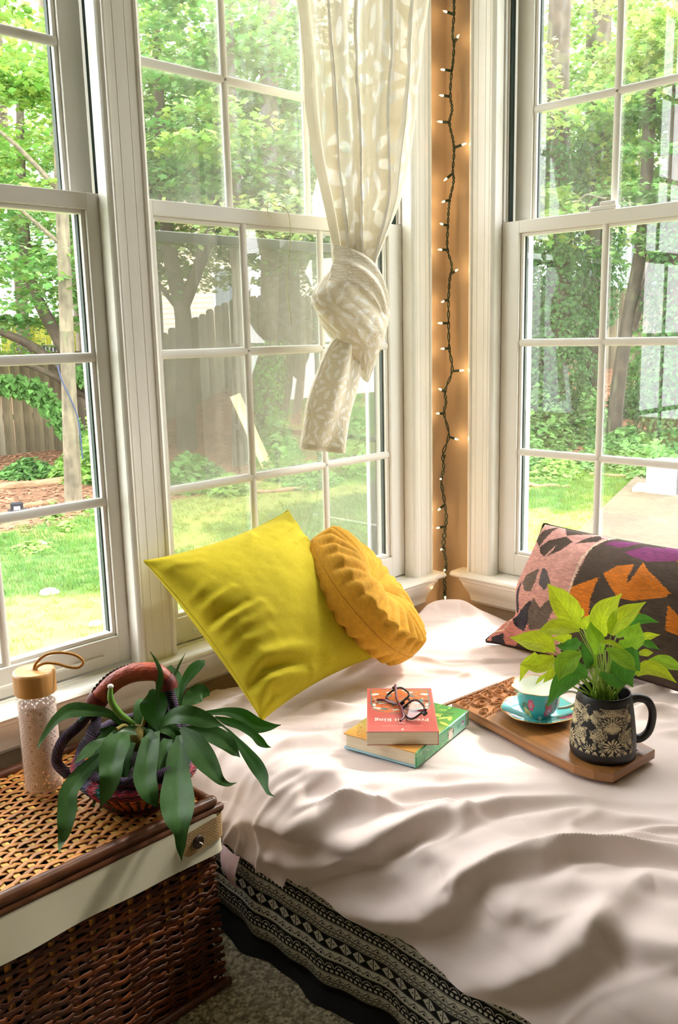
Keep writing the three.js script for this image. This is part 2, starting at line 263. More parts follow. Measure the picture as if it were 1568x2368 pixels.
// leaves
function leafGeo(pts, fold = 0.12) {                     // outline of half a leaf, mirrored, folded along the midrib
  const pos = [], idx = []; const n = pts.length;
  for (const [x, y] of pts) pos.push(0, -0.0 + fold * 0, y, x, fold * x, y);
  for (const [x, y] of pts) pos.push(-x, fold * x, y);
  for (let i = 0; i < n - 1; i++) { const a = 2 * i, b = 2 * i + 2, c = 2 * n + i; idx.push(a, a + 1, b + 1, a, b + 1, b, a, c + 1, c, a, b, c + 1); }
  const g = new THREE.BufferGeometry(); g.setAttribute('position', new THREE.Float32BufferAttribute(pos, 3)); g.setIndex(idx); g.computeVertexNormals(); return g;
}
const MAPLE = leafGeo([[0, 0], [0.30, 0.06], [0.24, 0.18], [0.62, 0.34], [0.40, 0.44], [0.56, 0.72], [0.22, 0.66], [0.0, 1.1]]);
const OVATE = leafGeo([[0, 0], [0.22, 0.14], [0.32, 0.4], [0.2, 0.74], [0, 1]], 0.2);
const IVYL = leafGeo([[0, 0], [0.36, 0.0], [0.5, 0.26], [0.3, 0.5], [0, 0.95]], 0.1);
const barkTex = (r, g, b) => tex(128, 256, (u, v) => { const n = fbm(u * 12, v * 9, 4, 0, 3), l = fbm(u * 6 + 3, v * 22, 3, 0, 9), m = sm(0.6, 0.75, fbm(u * 5, v * 7, 3, 0, 17)); const k = 0.55 + 0.9 * (0.6 * n + 0.4 * l); return [mix(r * k, 120, m * 0.4), mix(g * k, 132, m * 0.4), mix(b * k, 92, m * 0.4)]; });
const BARK = [M(0xffffff, 0.95, { map: rep(barkTex(112, 104, 86), 1, 3) }), M(0xffffff, 0.95, { map: rep(barkTex(84, 74, 62), 1, 3) })];
function clusters(R, n, c, r, leaves, size, tint, flat = 0.25, cr = 0.6) {
  const out = [];
  for (let k = 0; k < n; k++) {
    let x, y, z; do { x = R() * 2 - 1; y = R() * 2 - 1; z = R() * 2 - 1; } while (x * x + y * y + z * z > 1);
    const px = c[0] + x * r[0], py = c[1] + y * r[1], pz = c[2] + z * r[2], b = 0.75 + R() * 0.5, rr = cr * (0.6 + 0.8 * R());
    for (let i = 0; i < leaves; i++) {
      const a = R() * 6.28, q = Math.sqrt(R()) * rr, h = (R() - 0.5 + (R() - 0.5)) * rr * flat - q * q * 0.25;
      const v = (0.8 + R() * 0.4) * b; out.push({ p: V(px + cos(a) * q, py + h, pz + sin(a) * q), q: quat(0.35 + (R() - 0.5) * 1.2, R() * 6.28, (R() - 0.5) * 1.1), s: size * (0.6 + 0.7 * R()), c: col(tint[0] * v * (0.8 + R() * 0.5), tint[1] * v, tint[2] * v) });
    }
  }
  return out;
}
function sleeve(R, pts, rad, n, size, tint, rag = 0.5) {  // ivy round a trunk
  const c = curve(pts), out = [];
  for (let i = 0; i < n; i++) { const t = R(), p = c.getPoint(t), a = R() * 6.28, r = rad * (1 - rag * R() * 0.8) * (0.7 + 0.6 * vnoise(t * 9, a * 1.2, 0, 0, 5)) ; const v = 0.55 + 0.8 * R(); out.push({ p: V(p.x + cos(a) * r, p.y + (R() - 0.5) * 0.1, p.z + sin(a) * r), q: new THREE.Quaternion().setFromEuler(new THREE.Euler(1.2 + (R() - 0.5) * 1.1, PI / 2 - a + (R() - 0.5), (R() - 0.5) * 0.8, 'YXZ')), s: size * (0.6 + 0.7 * R()), c: col(tint[0] * v, tint[1] * v, tint[2] * v) }); }
  return out;
}
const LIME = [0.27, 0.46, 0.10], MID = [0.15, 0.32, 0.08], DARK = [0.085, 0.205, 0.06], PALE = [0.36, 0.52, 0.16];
function tree(label, px, d, trunk, rads, bark, limbs, crowns, opt = {}) {     // trunk and limbs in [across, up, away] metres from the base
  const [X, Z] = pol(px, d), Y = gy(X, Z) - 0.05, a = -0.78632 - Math.atan((px - 784) / 2110), ca = cos(a), sa = sin(a), L = (p) => [p[0] * ca - p[2] * sa, p[1], -p[0] * sa - p[2] * ca];
  const t = thing('tree', label, 'tree', [X, Y, Z], opt.group), R = rng(opt.seed ?? Math.round(px * 7 + d * 13));
  mesh('trunk', taper(trunk.map(L), rads, 22, 9), BARK[bark], t);
  for (const [pts, r] of limbs) mesh('branch', taper(pts.map(L), r, 12, 6), BARK[bark], t);
  let list = [];
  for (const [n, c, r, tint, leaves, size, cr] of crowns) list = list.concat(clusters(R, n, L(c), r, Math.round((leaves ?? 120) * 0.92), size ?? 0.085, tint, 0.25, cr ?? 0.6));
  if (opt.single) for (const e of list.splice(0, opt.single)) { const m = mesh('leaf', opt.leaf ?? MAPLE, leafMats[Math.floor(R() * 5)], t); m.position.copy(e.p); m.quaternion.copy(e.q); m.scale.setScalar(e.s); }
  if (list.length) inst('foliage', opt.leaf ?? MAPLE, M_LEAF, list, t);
  if (opt.ivy) for (const [pts, r, n, tint, size] of opt.ivy) inst('ivy', IVYL, M_LEAF, sleeve(R, pts.map((p) => V(...L(p))), r, n, size ?? 0.09, tint ?? DARK), t);
  return t;
}
const leafMats = [[0.30, 0.52, 0.07], [0.36, 0.58, 0.10], [0.24, 0.45, 0.06], [0.40, 0.60, 0.14], [0.20, 0.40, 0.07]].map((c) => MP(col(...c), 0.85, { transmission: 0.5, thickness: 0, side: THREE.DoubleSide, specularIntensity: 0.35 }));
const straight = (h, lean = 0, w = 0.05) => [[0, 0, 0], [w + lean * 0.3, h * 0.3, 0], [-w + lean * 0.65, h * 0.65, 0], [lean, h, 0]];
// left window
tree('slender grey maple standing nearest to the left window', 148, 9.6, [[0, 0, 0], [0.03, 0.8, 0], [0.08, 2, 0], [0.14, 3.4, 0], [0.24, 5.4, 0]], [0.095, 0.074, 0.066, 0.060, 0.05], 0,
  [[[[0.16, 3.1, 0], [-0.4, 3.7, 0.1], [-1.0, 4.0, 0]], [0.03, 0.02, 0.01]], [[[0.13, 2.6, 0], [-0.3, 3.0, -0.1], [-0.8, 3.6, 0]], [0.025, 0.015, 0.008]]],
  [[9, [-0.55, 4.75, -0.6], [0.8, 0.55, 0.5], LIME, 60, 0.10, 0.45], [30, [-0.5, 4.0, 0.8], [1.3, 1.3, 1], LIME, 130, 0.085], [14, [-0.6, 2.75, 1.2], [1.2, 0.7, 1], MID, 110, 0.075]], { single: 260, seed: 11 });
tree('dark maple leaning left with two long bare limbs', 232, 12.6, [[-0.1, 0, 0], [-0.25, 1.0, 0], [-0.45, 1.65, 0.1], [-0.75, 2.4, 0.1], [-0.8, 3.4, 0.2], [-0.7, 5, 0.2]], [0.13, 0.1, 0.085, 0.07, 0.06, 0.04], 1,
  [[[[-0.28, 1.15, 0], [-0.8, 1.65, -0.2], [-1.35, 1.95, -0.3], [-1.9, 2.45, -0.4]], [0.075, 0.06, 0.05, 0.03]], [[[-0.1, 0.9, 0], [-0.7, 1.35, -0.4], [-1.4, 1.6, -0.6], [-2.2, 1.95, -0.7]], [0.05, 0.04, 0.03, 0.015]]],
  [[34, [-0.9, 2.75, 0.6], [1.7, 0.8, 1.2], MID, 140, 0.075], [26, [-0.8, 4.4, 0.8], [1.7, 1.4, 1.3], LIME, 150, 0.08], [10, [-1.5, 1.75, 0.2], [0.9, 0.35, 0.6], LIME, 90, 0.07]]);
tree('grey trunk behind the fence at the left window edge', 205, 15.6, straight(7.5, -0.2), [0.17, 0.14, 0.12, 0.1], 0, [], [[40, [0.2, 4.3, 0.6], [2.0, 2.0, 1.2], MID, 150, 0.09]]);
// behind the middle window
tree('forked brown maple in front of the beige house', 428, 13.2, [[0, 0, 0], [0.02, 1.1, 0], [0.04, 2.1, 0], [-0.06, 2.6, 0], [-0.12, 3.3, 0.1], [-0.1, 6, 0]], [0.15, 0.13, 0.115, 0.09, 0.075, 0.05], 1,
  [[[[0.03, 2.05, 0], [0.24, 2.5, -0.1], [0.55, 3.3, -0.1], [0.65, 4.2, 0], [0.8, 6, 0]], [0.1, 0.085, 0.075, 0.06, 0.03]], [[[0.03, 2.0, 0], [-0.35, 2.55, 0], [-0.6, 3.0, 0]], [0.04, 0.03, 0.015]]],
  [[44, [0.1, 4.6, 0.4], [1.6, 1.7, 1.1], LIME, 150, 0.085]]);
tree('straight dark trunk behind the middle window', 556, 11.6, straight(7, 0.12), [0.14, 0.115, 0.1, 0.08], 1, [], [[36, [0.15, 4.7, 0.2], [1.4, 1.4, 1.0], MID, 150, 0.085], [10, [-0.2, 4.0, -1.2], [0.6, 0.5, 0.4], LIME, 80, 0.09, 0.4]], { single: 80 });
tree('leaning ivy flecked trunk behind the middle window', 612, 12.2, [[0, 0, 0], [0.06, 1, 0], [0.14, 2.2, 0], [0.2, 3.6, 0], [0.3, 7, 0]], [0.15, 0.125, 0.12, 0.11, 0.09], 1, [], [[34, [0.5, 3.9, 0.5], [1.5, 1.5, 1.0], MID, 150, 0.085], [12, [0.3, 3.2, -0.8], [1.0, 0.5, 0.5], PALE, 100, 0.08]], { ivy: [[[[0.02, 0.1, 0], [0.1, 1.6, 0]], 0.24, 1530, MID, 0.053]] });
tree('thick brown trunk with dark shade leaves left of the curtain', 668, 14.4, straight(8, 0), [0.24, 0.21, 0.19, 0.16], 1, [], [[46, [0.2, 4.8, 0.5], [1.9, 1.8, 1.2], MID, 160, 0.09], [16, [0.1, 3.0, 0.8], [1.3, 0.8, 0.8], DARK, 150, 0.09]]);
tree('dark trunk far left behind the middle window', 350, 14.0, straight(8, 0.1), [0.2, 0.17, 0.15, 0.12], 1, [], [[44, [0.1, 4.3, 0.5], [1.9, 1.7, 1.1], MID, 150, 0.09], [24, [0.5, 3.0, 0.5], [1.5, 0.7, 0.8], LIME, 130, 0.085]]);
tree('thin trunk behind the knotted curtain', 800, 14, straight(8, 0.2), [0.16, 0.14, 0.12, 0.1], 1, [], [[50, [0.2, 3.6, 0.5], [2.2, 2.3, 1.2], MID, 150, 0.09]], { ivy: [[[[0, 0, 0], [0.05, 3, 0]], 0.35, 2720, DARK, 0.066]] });
// behind the right window
tree('broad ivy covered trunk at the left of the right window', 1288, 13.6, straight(7.5, 0.05), [0.2, 0.18, 0.16, 0.14], 1, [], [[34, [0.0, 4.6, 0.9], [1.3, 1.5, 0.8], LIME, 150, 0.085], [16, [-0.35, 2.9, -1.6], [0.6, 0.3, 0.5], LIME, 100, 0.085, 0.4], [10, [-0.4, 4.3, -1.8], [0.6, 0.5, 0.5], PALE, 100, 0.09, 0.4]], { ivy: [[[[-0.1, 0, 0], [0.02, 1.4, 0], [0.1, 2.6, 0]], 0.62, 8840, DARK, 0.056], [[[0.05, 2.4, 0], [0.1, 4.0, 0]], 0.36, 2890, DARK, 0.056], [[[-0.55, 0, 0], [-0.5, 1.6, 0]], 0.4, 3060, DARK, 0.056]], single: 60 });
tree('brown trunk with ivy on its right side, right window', 1378, 15.2, straight(8, 0.02), [0.23, 0.21, 0.19, 0.16], 1, [], [[30, [0.3, 5.0, 0.6], [1.6, 1.5, 0.9], LIME, 150, 0.085], [14, [0.25, 3.6, 0.7], [1.0, 0.6, 0.6], PALE, 110, 0.085]], { ivy: [[[[0.15, 1.2, 0.05], [0.2, 2.4, 0], [0.15, 4.2, 0]], 0.3, 2550, DARK, 0.056]] });
tree('slim trunk leaning right beside the blue grey house', 1436, 13.0, [[0, 0, 0], [0.05, 0.9, 0], [0.16, 1.9, 0], [0.28, 2.8, 0], [0.3, 6, 0]], [0.11, 0.09, 0.085, 0.08, 0.05], 1, [[[[0.2, 1.6, 0], [0.45, 2.6, 0], [0.6, 3.6, 0]], [0.06, 0.05, 0.03]]], [[26, [0.7, 4.6, 0.5], [1.3, 1.2, 0.9], LIME, 150, 0.085], [16, [0.3, 4.9, -1.5], [1.1, 0.5, 0.5], PALE, 110, 0.09, 0.45]], { single: 70 });
tree('ivy wrapped trunk at the right edge of the right window', 1560, 12.6, straight(7, 0.1), [0.2, 0.18, 0.16, 0.12], 1, [], [[40, [0.0, 4.2, 0.6], [1.2, 1.8, 0.9], MID, 150, 0.085]], { ivy: [[[[0, 0, 0], [0.05, 1.5, 0], [0.1, 3.2, 0]], 0.42, 6120, DARK, 0.056]] });
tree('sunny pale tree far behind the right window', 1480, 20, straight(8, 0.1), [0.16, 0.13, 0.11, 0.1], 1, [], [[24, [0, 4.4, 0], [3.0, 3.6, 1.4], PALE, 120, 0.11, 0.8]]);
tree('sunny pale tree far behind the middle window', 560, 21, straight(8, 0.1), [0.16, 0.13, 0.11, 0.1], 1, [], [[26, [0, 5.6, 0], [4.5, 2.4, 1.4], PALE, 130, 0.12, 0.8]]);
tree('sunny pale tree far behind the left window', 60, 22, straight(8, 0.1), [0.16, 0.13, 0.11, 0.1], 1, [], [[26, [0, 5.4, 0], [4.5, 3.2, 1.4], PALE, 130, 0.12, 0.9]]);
tree('shade tree far behind the corner of the room', 1050, 19.5, straight(8, 0.1), [0.2, 0.18, 0.15, 0.12], 1, [], [[70, [0, 4.0, 0], [3.4, 3.0, 1.2], MID, 150, 0.1, 0.8]]);
// fences, houses, edging and ground cover
const boardTex = (r, g, b, s) => tex(128, 512, (u, v) => { const n = fbm(u * 22, v * 3, 4, 0, s), k = fbm(u * 3, v * 2, 3, 0, s + 5), q = 0.62 + 0.6 * n + 0.25 * (k - 0.5); return [r * q, g * q, b * q]; });
const FENCE_GREY = [0, 1, 2].map((i) => M([0xffffff, 0xe4dccf, 0xcfc6b8][i], 0.95, { map: rep(boardTex(150, 142, 120, 31), 1, 1) }));
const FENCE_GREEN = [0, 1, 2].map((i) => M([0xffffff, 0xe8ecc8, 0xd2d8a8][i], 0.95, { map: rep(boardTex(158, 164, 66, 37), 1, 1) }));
function fence(label, pts, h, mats, bw, seed) {
  const R = rng(seed), t = thing('picket_fence', label, 'fence', [pts[0][0], 0, pts[0][1]]), c = pts.map((p) => V(p[0] - pts[0][0], 0, p[1] - pts[0][1]));
  const geos = [0, 1].map((k) => { const w = bw * 0.985, s = new THREE.Shape(); s.moveTo(-w / 2, -0.15).lineTo(w / 2, -0.15).lineTo(w / 2, h - 0.04).lineTo(w / 2 - 0.03, h + 0.01 * k).lineTo(-w / 2 + 0.03, h).lineTo(-w / 2, h - 0.04); const g = new THREE.ExtrudeGeometry(s, { depth: 0.018, bevelEnabled: false }); return boxUV(g); });
  for (let i = 0; i < c.length - 1; i++) {
    const a = c[i], b = c[i + 1], l = a.distanceTo(b), yaw = Math.atan2(-(b.z - a.z), b.x - a.x), n = Math.floor(l / bw);
    for (let k = 0; k < n; k++) { const p = a.clone().lerp(b, (k + 0.5) / n), o = mesh('board', geos[k & 1], mats[Math.floor(R() * 3)], t); o.position.set(p.x, gy(p.x + pts[0][0], p.z + pts[0][1]) + (R() - 0.5) * 0.04, p.z + (R() - 0.5) * 0.012); o.rotation.set((R() - 0.5) * 0.01, yaw, (R() - 0.5) * 0.016); }
    for (const f of [0.22, 0.85]) { const m = a.clone().lerp(b, 0.5), y = gy(m.x + pts[0][0], m.z + pts[0][1]), o = mesh('rail', bx(-l / 2, l / 2, -0.04, 0.04, -0.045, -0.005), mats[1], t); o.position.set(m.x, y + h * f, m.z); o.rotation.y = yaw; o.position.add(V(-sin(yaw) * 0.0, 0, 0)); }
  }
  return t;
}
fence('weathered grey board fence behind the left tree', [[-4.5, -11.0], [3.2, -11.4], [9.6, -10.6]], 1.42, FENCE_GREY, 0.145, 4);
fence('weathered board fence on the bank behind the right window', [[9.6, -10.6], [13.2, -6.6], [15.6, -1.5]], 1.42, FENCE_GREY, 0.15, 5);
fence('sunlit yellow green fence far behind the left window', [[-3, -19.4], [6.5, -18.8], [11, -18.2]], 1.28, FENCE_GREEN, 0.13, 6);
function house(label, px, d, w, h, dep, wallC, roofC) {
  const [X, Z] = pol(px, d), t = thing('house', label, 'house', [X, gy(X, Z) - 0.2, Z]); t.rotation.y = -0.78632 - Math.atan((px - 784) / 2110);
  const n = Math.floor(h / 0.15), lap = [];
  for (let i = 0; i < n; i++) { const g = bx(-w / 2, w / 2, i * 0.15, i * 0.15 + 0.153, -dep / 2, dep / 2, 0), p = g.attributes.position; for (let k = 0; k < p.count; k++) if (p.getY(k) > i * 0.15 + 0.1) { p.setX(k, p.getX(k) * (1 - 0.03 / w)); p.setZ(k, p.getZ(k) * (1 - 0.03 / dep)); } g.computeVertexNormals(); lap.push(g); }
  mesh('siding', lap, M(wallC, 0.8), t);
  const s = new THREE.Shape(); s.moveTo(-w / 2 - 0.3, 0).lineTo(0, 2.2).lineTo(w / 2 + 0.3, 0).lineTo(-w / 2 - 0.3, 0); const rg = new THREE.ExtrudeGeometry(s, { depth: dep + 0.5, bevelEnabled: false }); rg.translate(0, n * 0.15, -dep / 2 - 0.25); mesh('roof', rg, M(roofC, 0.9), t);
  mesh('window_frame', frameGeo(w * 0.12, w * 0.12 + 1.0, 1.6, 3.0, 0.08, 0.08, 0.08, 0.08, dep / 2 - 0.02, dep / 2 + 0.04, false), M(0xf4f2ea, 0.6), t);
  mesh('pane', bx(w * 0.12 + 0.06, w * 0.12 + 0.94, 1.66, 2.94, dep / 2, dep / 2 + 0.012, 0), M(0x6f7c84, 0.1), t);
  mesh('corner_board', [bx(-w / 2 - 0.02, -w / 2 + 0.1, 0, n * 0.15, dep / 2 - 0.05, dep / 2 + 0.025, 0), bx(w / 2 - 0.1, w / 2 + 0.02, 0, n * 0.15, dep / 2 - 0.05, dep / 2 + 0.025, 0)], M(0xf4f2ea, 0.7), t); return t;
}
house('beige clapboard house behind the forked maple', 478, 30, 3.1, 4.2, 4, 0xe6d6c0, 0x8a7a6a);
house('blue grey clapboard house behind the right fence', 1425, 24, 2.4, 3.4, 4, 0xb4c6cc, 0x8b8680);
house('white garden shed far behind the curtain knot', 722, 24, 1.6, 2.6, 2.5, 0xf0ece2, 0x9a9084);
function at2(px, d, up = 0) { const [x, z] = pol(px, d); return [x, gy(x, z) + up, z]; }
// logs, plank, stones, patio
const M_LOG = M(0xffffff, 0.95, { map: rep(barkTex(150, 122, 92), 2, 1) });
function log(label, a, b, r, seed) { const R = rng(seed), t = thing('log', label, 'log'), n = 7, pts = []; for (let i = 0; i <= n; i++) { const k = i / n, x = mix(a[0], b[0], k), z = mix(a[1], b[1], k); pts.push([x + (R() - 0.5) * 0.06, gy(x, z) + r * 0.7 + (R() - 0.5) * 0.02, z + (R() - 0.5) * 0.06]); } const g = taper(pts, [r * 0.9, r, r * 1.05, r, r * 0.8], 24, 9); mesh('log_body', g, M_LOG, t); for (const [p, q] of [[pts[0], pts[1]], [pts[n], pts[n - 1]]]) { const dsk = new THREE.CircleGeometry(r * 0.86, 12), o = mesh('cut_end', dsk, M(0xb49a70, 0.9), t); o.position.set(...p); o.lookAt(V(2 * p[0] - q[0], 2 * p[1] - q[1], 2 * p[2] - q[2])); } return t; }
log('long log edging the mulch bed behind the left tree', pol(-30, 10.9), pol(250, 11.1), 0.05, 3);
log('thin fallen branch lying on the mulch left of the trunk', pol(10, 9.4), pol(108, 9.7), 0.028, 4);
log('pale fallen branch at the lawn edge behind the middle window', pol(590, 9.5), pol(760, 9.7), 0.025, 5);
log('fallen branch at the foot of the bank, right window', pol(1190, 9.8), pol(1330, 9.7), 0.022, 6);
log('dry stick across the bank foot near the right window', pol(1380, 10.6), pol(1530, 10.3), 0.02, 7);
{
  const p = at2(628, 10.6), o = tag(mesh('plank', bx(-0.065, 0.065, 0, 1.1, -0.02, 0.02, 0.004), M(0xffffff, 0.8, { map: boardTex(222, 196, 148, 51) })), 'pale timber plank leaning against the dark trunk', 'plank');
  o.position.set(p[0], p[1] - 0.03, p[2]); o.rotation.set(-0.25, -0.6, 0.36, 'YXZ');
  const R = rng(77);
  [[72, 6.1, 0.05], [178, 5.3, 0.035], [60, 7.6, 0.06], [268, 7.2, 0.04], [540, 7.2, 0.03], [1390, 6.7, 0.03], [1470, 8.2, 0.04]].forEach(([px, d, r], i) => {
    const g = new THREE.IcosahedronGeometry(r, 2), a = g.attributes.position; for (let k = 0; k < a.count; k++) { const f = 0.8 + 0.4 * fbm(a.getX(k) * 20 + i * 9, a.getZ(k) * 20 + a.getY(k) * 13 + 5, 2); a.setXYZ(k, a.getX(k) * f * 1.3, a.getY(k) * f * 0.6, a.getZ(k) * f); }
    g.computeVertexNormals(); const s = tag(mesh('stone', g, M([0xb9a893, 0xa99a8a][i % 2], 0.9)), ['small stone near the left end of the lawn', 'pinkish stone on the lawn beyond the left window', 'grey stone at the mulch edge left of the slender maple', 'stone on the lawn right of the slender maple', 'tiny white stone beyond the yellow cushion', 'brown stone on the grass beside the patio', 'stone far out on the grass, right window'][i], 'stone'); s.position.set(...at2(px, d, 0.01)); s.rotation.y = R() * 6;
  });
  // concrete patio
  const patio = new THREE.Shape([[2.2, 0.9], [3.4, -1.75], [7.4, -3.05], [12, -1.5], [12, 5], [2.2, 5]].map((q) => new THREE.Vector2(q[0], -q[1])));
  const g = new THREE.ExtrudeGeometry(patio, { depth: 0.09, bevelEnabled: true, bevelSize: 0.01, bevelThickness: 0.01, bevelSegments: 1 }); g.rotateX(-PI / 2); g.translate(0, GY - 0.03, 0);
  struct(mesh('patio', boxUV(g), M(0xffffff, 0.9, { map: rep(tex(512, 512, (u, v) => { const k = fbm(u * 60, v * 60, 3, 60, 3), m = fbm(u * 5, v * 5, 4, 5, 9), q = 0.8 + 0.22 * k + 0.25 * (m - 0.5); return [104 * q, 94 * q, 74 * q]; }), 0.5, 0.5) })), 'tan concrete patio slab');
  const q = pol(1572, 9.2), post = thing('porch_post', 'dark porch post base with a white edge beside the patio', 'post', [q[0], GY + 0.05, q[1]]);
  mesh('base', bx(-0.14, 0.14, 0, 0.34, -0.14, 0.14, 0.006), M(0x50504e, 0.8), post); mesh('corner_strip', bx(-0.155, -0.139, 0, 0.34, -0.15, 0.15, 0.002), M(0xe9e6de, 0.6), post);
  const b2 = tag(mesh('paving_block', bx(-0.17, 0.17, 0, 0.11, -0.1, 0.1, 0.01), M(0xb4a48e, 0.9)), 'beige stone block beside the porch post base', 'block'); b2.position.set(...[pol(1518, 9.3)[0], GY + 0.0, pol(1518, 9.3)[1]]); b2.rotation.y = 0.3;
  // garden light, wire basket, ribbed box, cord
  const gl = thing('garden_light', 'small black spotlight on the mulch bed far left', 'lamp', at2(12, 9.3, -0.01)); gl.rotation.y = -0.4;
  mesh('housing', [bx(-0.06, 0.06, 0.03, 0.11, -0.035, 0.035, 0.01), bx(-0.015, 0.015, -0.03, 0.035, -0.015, 0.015, 0.002), bx(-0.09, 0.09, 0.028, 0.04, -0.05, 0.02, 0.004)], M(0x22242a, 0.5), gl); mesh('lens', bx(-0.03, 0.03, 0.04, 0.075, 0.035, 0.039, 0.001), M(0xd8dde0, 0.3), gl);
  const wb = thing('wire_basket', 'round black wire planter before the far fence', 'planter', at2(60, 16.6, 0.55)); const wires = [];
  for (const [y, r] of [[0.98, 0.2], [0.88, 0.17], [0.78, 0.12], [0.7, 0.05]]) wires.push(place(new THREE.TorusGeometry(r, 0.007, 5, 28), [0, y + 0.08, 0], PI / 2)); for (let i = 0; i < 12; i++) { const a = i * PI / 6; wires.push(tube([[0.2 * cos(a), 1.06, 0.2 * sin(a)], [0.15 * cos(a), 0.94, 0.15 * sin(a)], [0.05 * cos(a), 0.78, 0.05 * sin(a)]], 0.006, 8, 4)); }
  mesh('bowl', wires, M(0x18191c, 0.6), wb); mesh('stand', [tube([[0, -0.6, 0], [0, 0.8, 0]], 0.014, 4, 6), tube([[-0.2, 0, 0], [0, 0.05, 0], [0.2, 0, 0]], 0.01, 8, 5)], M(0x18191c, 0.6), wb);
  const rb = thing('ribbed_box', 'low black ribbed box on legs beside the wire planter', 'box', at2(124, 16.6, 0.55)); rb.rotation.y = -0.3;
  mesh('body', [bx(-0.22, 0.22, 0.78, 0.98, -0.15, 0.15, 0.02)], M(0x2a2d33, 0.5), rb); for (let i = 0; i < 6; i++) mesh('rib', bx(-0.17 + i * 0.06, -0.15 + i * 0.06, 0.84, 0.95, 0.149, 0.156, 0.001), M(0xb9c0c8, 0.5), rb); for (const s of [-1, 1]) mesh('leg', bx(s * 0.18 - 0.015, s * 0.18 + 0.015, -0.6, 0.79, -0.015, 0.015, 0.002), M(0x2a2d33, 0.5), rb);
  const [cx, cz] = pol(150, 9.6), A = -0.78632 - Math.atan((150 - 784) / 2110), L = (u, y, w) => [cx + u * cos(A) + w * sin(A) * -1 * -1, GY + y, cz - u * sin(A) + w * cos(A)];
  tag(mesh('cord', tube([L(-0.05, 1.42, 0.1), L(-0.03, 1.3, 0.12), L(0.04, 1.1, 0.12), L(0.10, 0.9, 0.1), L(0.115, 0.68, 0.09), L(0.12, 0.46, 0.08)], 0.009, 30, 6), M(0x39445e, 0.8)), 'dark blue cord hanging down the slender maple trunk', 'cord');
}
// ivy and low plants
function patch(name, label, category, list) { const o = inst(name, IVYL, M_LEAF, list); return tag(o, label, category); }
{
  const R = rng(31), add = (list, px, d, rx, ry, n, h, tint, size) => { for (let i = 0; i < n; i++) { const a = R() * 6.28, q = Math.sqrt(R()), [x, z] = pol(px + cos(a) * q * rx, d + sin(a) * q * ry), v = 0.6 + 0.8 * R(), t = R(); list.push({ p: V(x, gy(x, z) + t * h * (1.1 - q), z), q: quat(0.5 + (R() - 0.5) * 1.4, R() * 6.28, (R() - 0.5) * 1.2), s: size * (0.6 + 0.8 * R()), c: col(tint[0] * v, tint[1] * v, tint[2] * v) }); } };
  const fenceIvy = (list, pts, n, w, tint) => { const c = curve(pts); for (let i = 0; i < n; i++) { const p = c.getPoint(R()), v = 0.6 + 0.8 * R(); list.push({ p: V(p.x + (R() - 0.5) * w, p.y + (R() - 0.5) * w * 0.9, p.z + R() * 0.16 + 0.05), q: quat(1.1 + (R() - 0.5), (R() - 0.5) * 2, (R() - 0.5)), s: 0.062 * (0.6 + 0.8 * R()), c: col(tint[0] * v, tint[1] * v, tint[2] * v) }); } };
  const P3 = (px, py, d) => { const [x, z] = pol(px, d); return V(x, 1.11 + (773 + (784 - px) * 0.0235 - py) / 2110 * d, z); };
  let l = []; fenceIvy(l, [P3(-20, 880, 12.4), P3(60, 890, 12.4), P3(120, 950, 12.3), P3(160, 1000, 12.2)], 1500, 0.28, MID); fenceIvy(l, [P3(160, 855, 12.4), P3(225, 880, 12.4)], 520, 0.26, MID);
  patch('ivy', 'ivy trailing down the grey fence at the left window', 'ivy', l);
  l = []; add(l, 50, 11.9, 80, 0.4, 900, 0.25, MID, 0.08); add(l, 135, 11.4, 40, 0.5, 900, 0.35, LIME, 0.08); add(l, 205, 11.3, 40, 0.7, 1700, 0.8, LIME, 0.08);
  patch('shrub', 'leafy green shrubs at the fence foot behind the slender maple', 'shrub', l);
  l = []; add(l, 92, 8.9, 22, 0.25, 260, 0.16, LIME, 0.07); add(l, 185, 9.1, 14, 0.2, 130, 0.14, LIME, 0.06); add(l, 40, 7.5, 60, 0.25, 420, 0.08, LIME, 0.05); add(l, 130, 8.2, 18, 0.2, 120, 0.08, LIME, 0.06);
  patch('weed', 'low bright weeds sprouting through the mulch, left window', 'plant', l);
  l = []; add(l, 430, 10.6, 90, 1.0, 2200, 0.35, MID, 0.085); add(l, 520, 9.8, 60, 0.5, 800, 0.2, LIME, 0.07); add(l, 640, 11.4, 60, 1.2, 1800, 0.8, MID, 0.09); add(l, 720, 10.2, 70, 0.7, 1300, 0.25, MID, 0.08); add(l, 830, 11.5, 90, 1.2, 2600, 0.9, MID, 0.09);
  patch('undergrowth', 'green undergrowth at the trunks behind the middle window', 'undergrowth', l);
  l = []; add(l, 1215, 11.6, 70, 1.2, 3600, 0.5, MID, 0.075); add(l, 1250, 13.2, 110, 1.2, 4200, 0.9, MID, 0.08); add(l, 1370, 13.6, 70, 0.9, 2200, 0.7, MID, 0.08); add(l, 1470, 12.2, 100, 1.4, 5200, 0.45, MID, 0.075); add(l, 1540, 11.0, 80, 1.2, 2600, 0.35, MID, 0.075); add(l, 1300, 10.8, 70, 0.8, 1700, 0.2, LIME, 0.07); add(l, 1385, 11.4, 40, 0.8, 1200, 0.22, MID, 0.075); add(l, 1490, 14.6, 70, 0.4, 1500, 1.5, MID, 0.08);
  patch('undergrowth', 'dense low ground cover over the bank, right window', 'undergrowth', l);
}
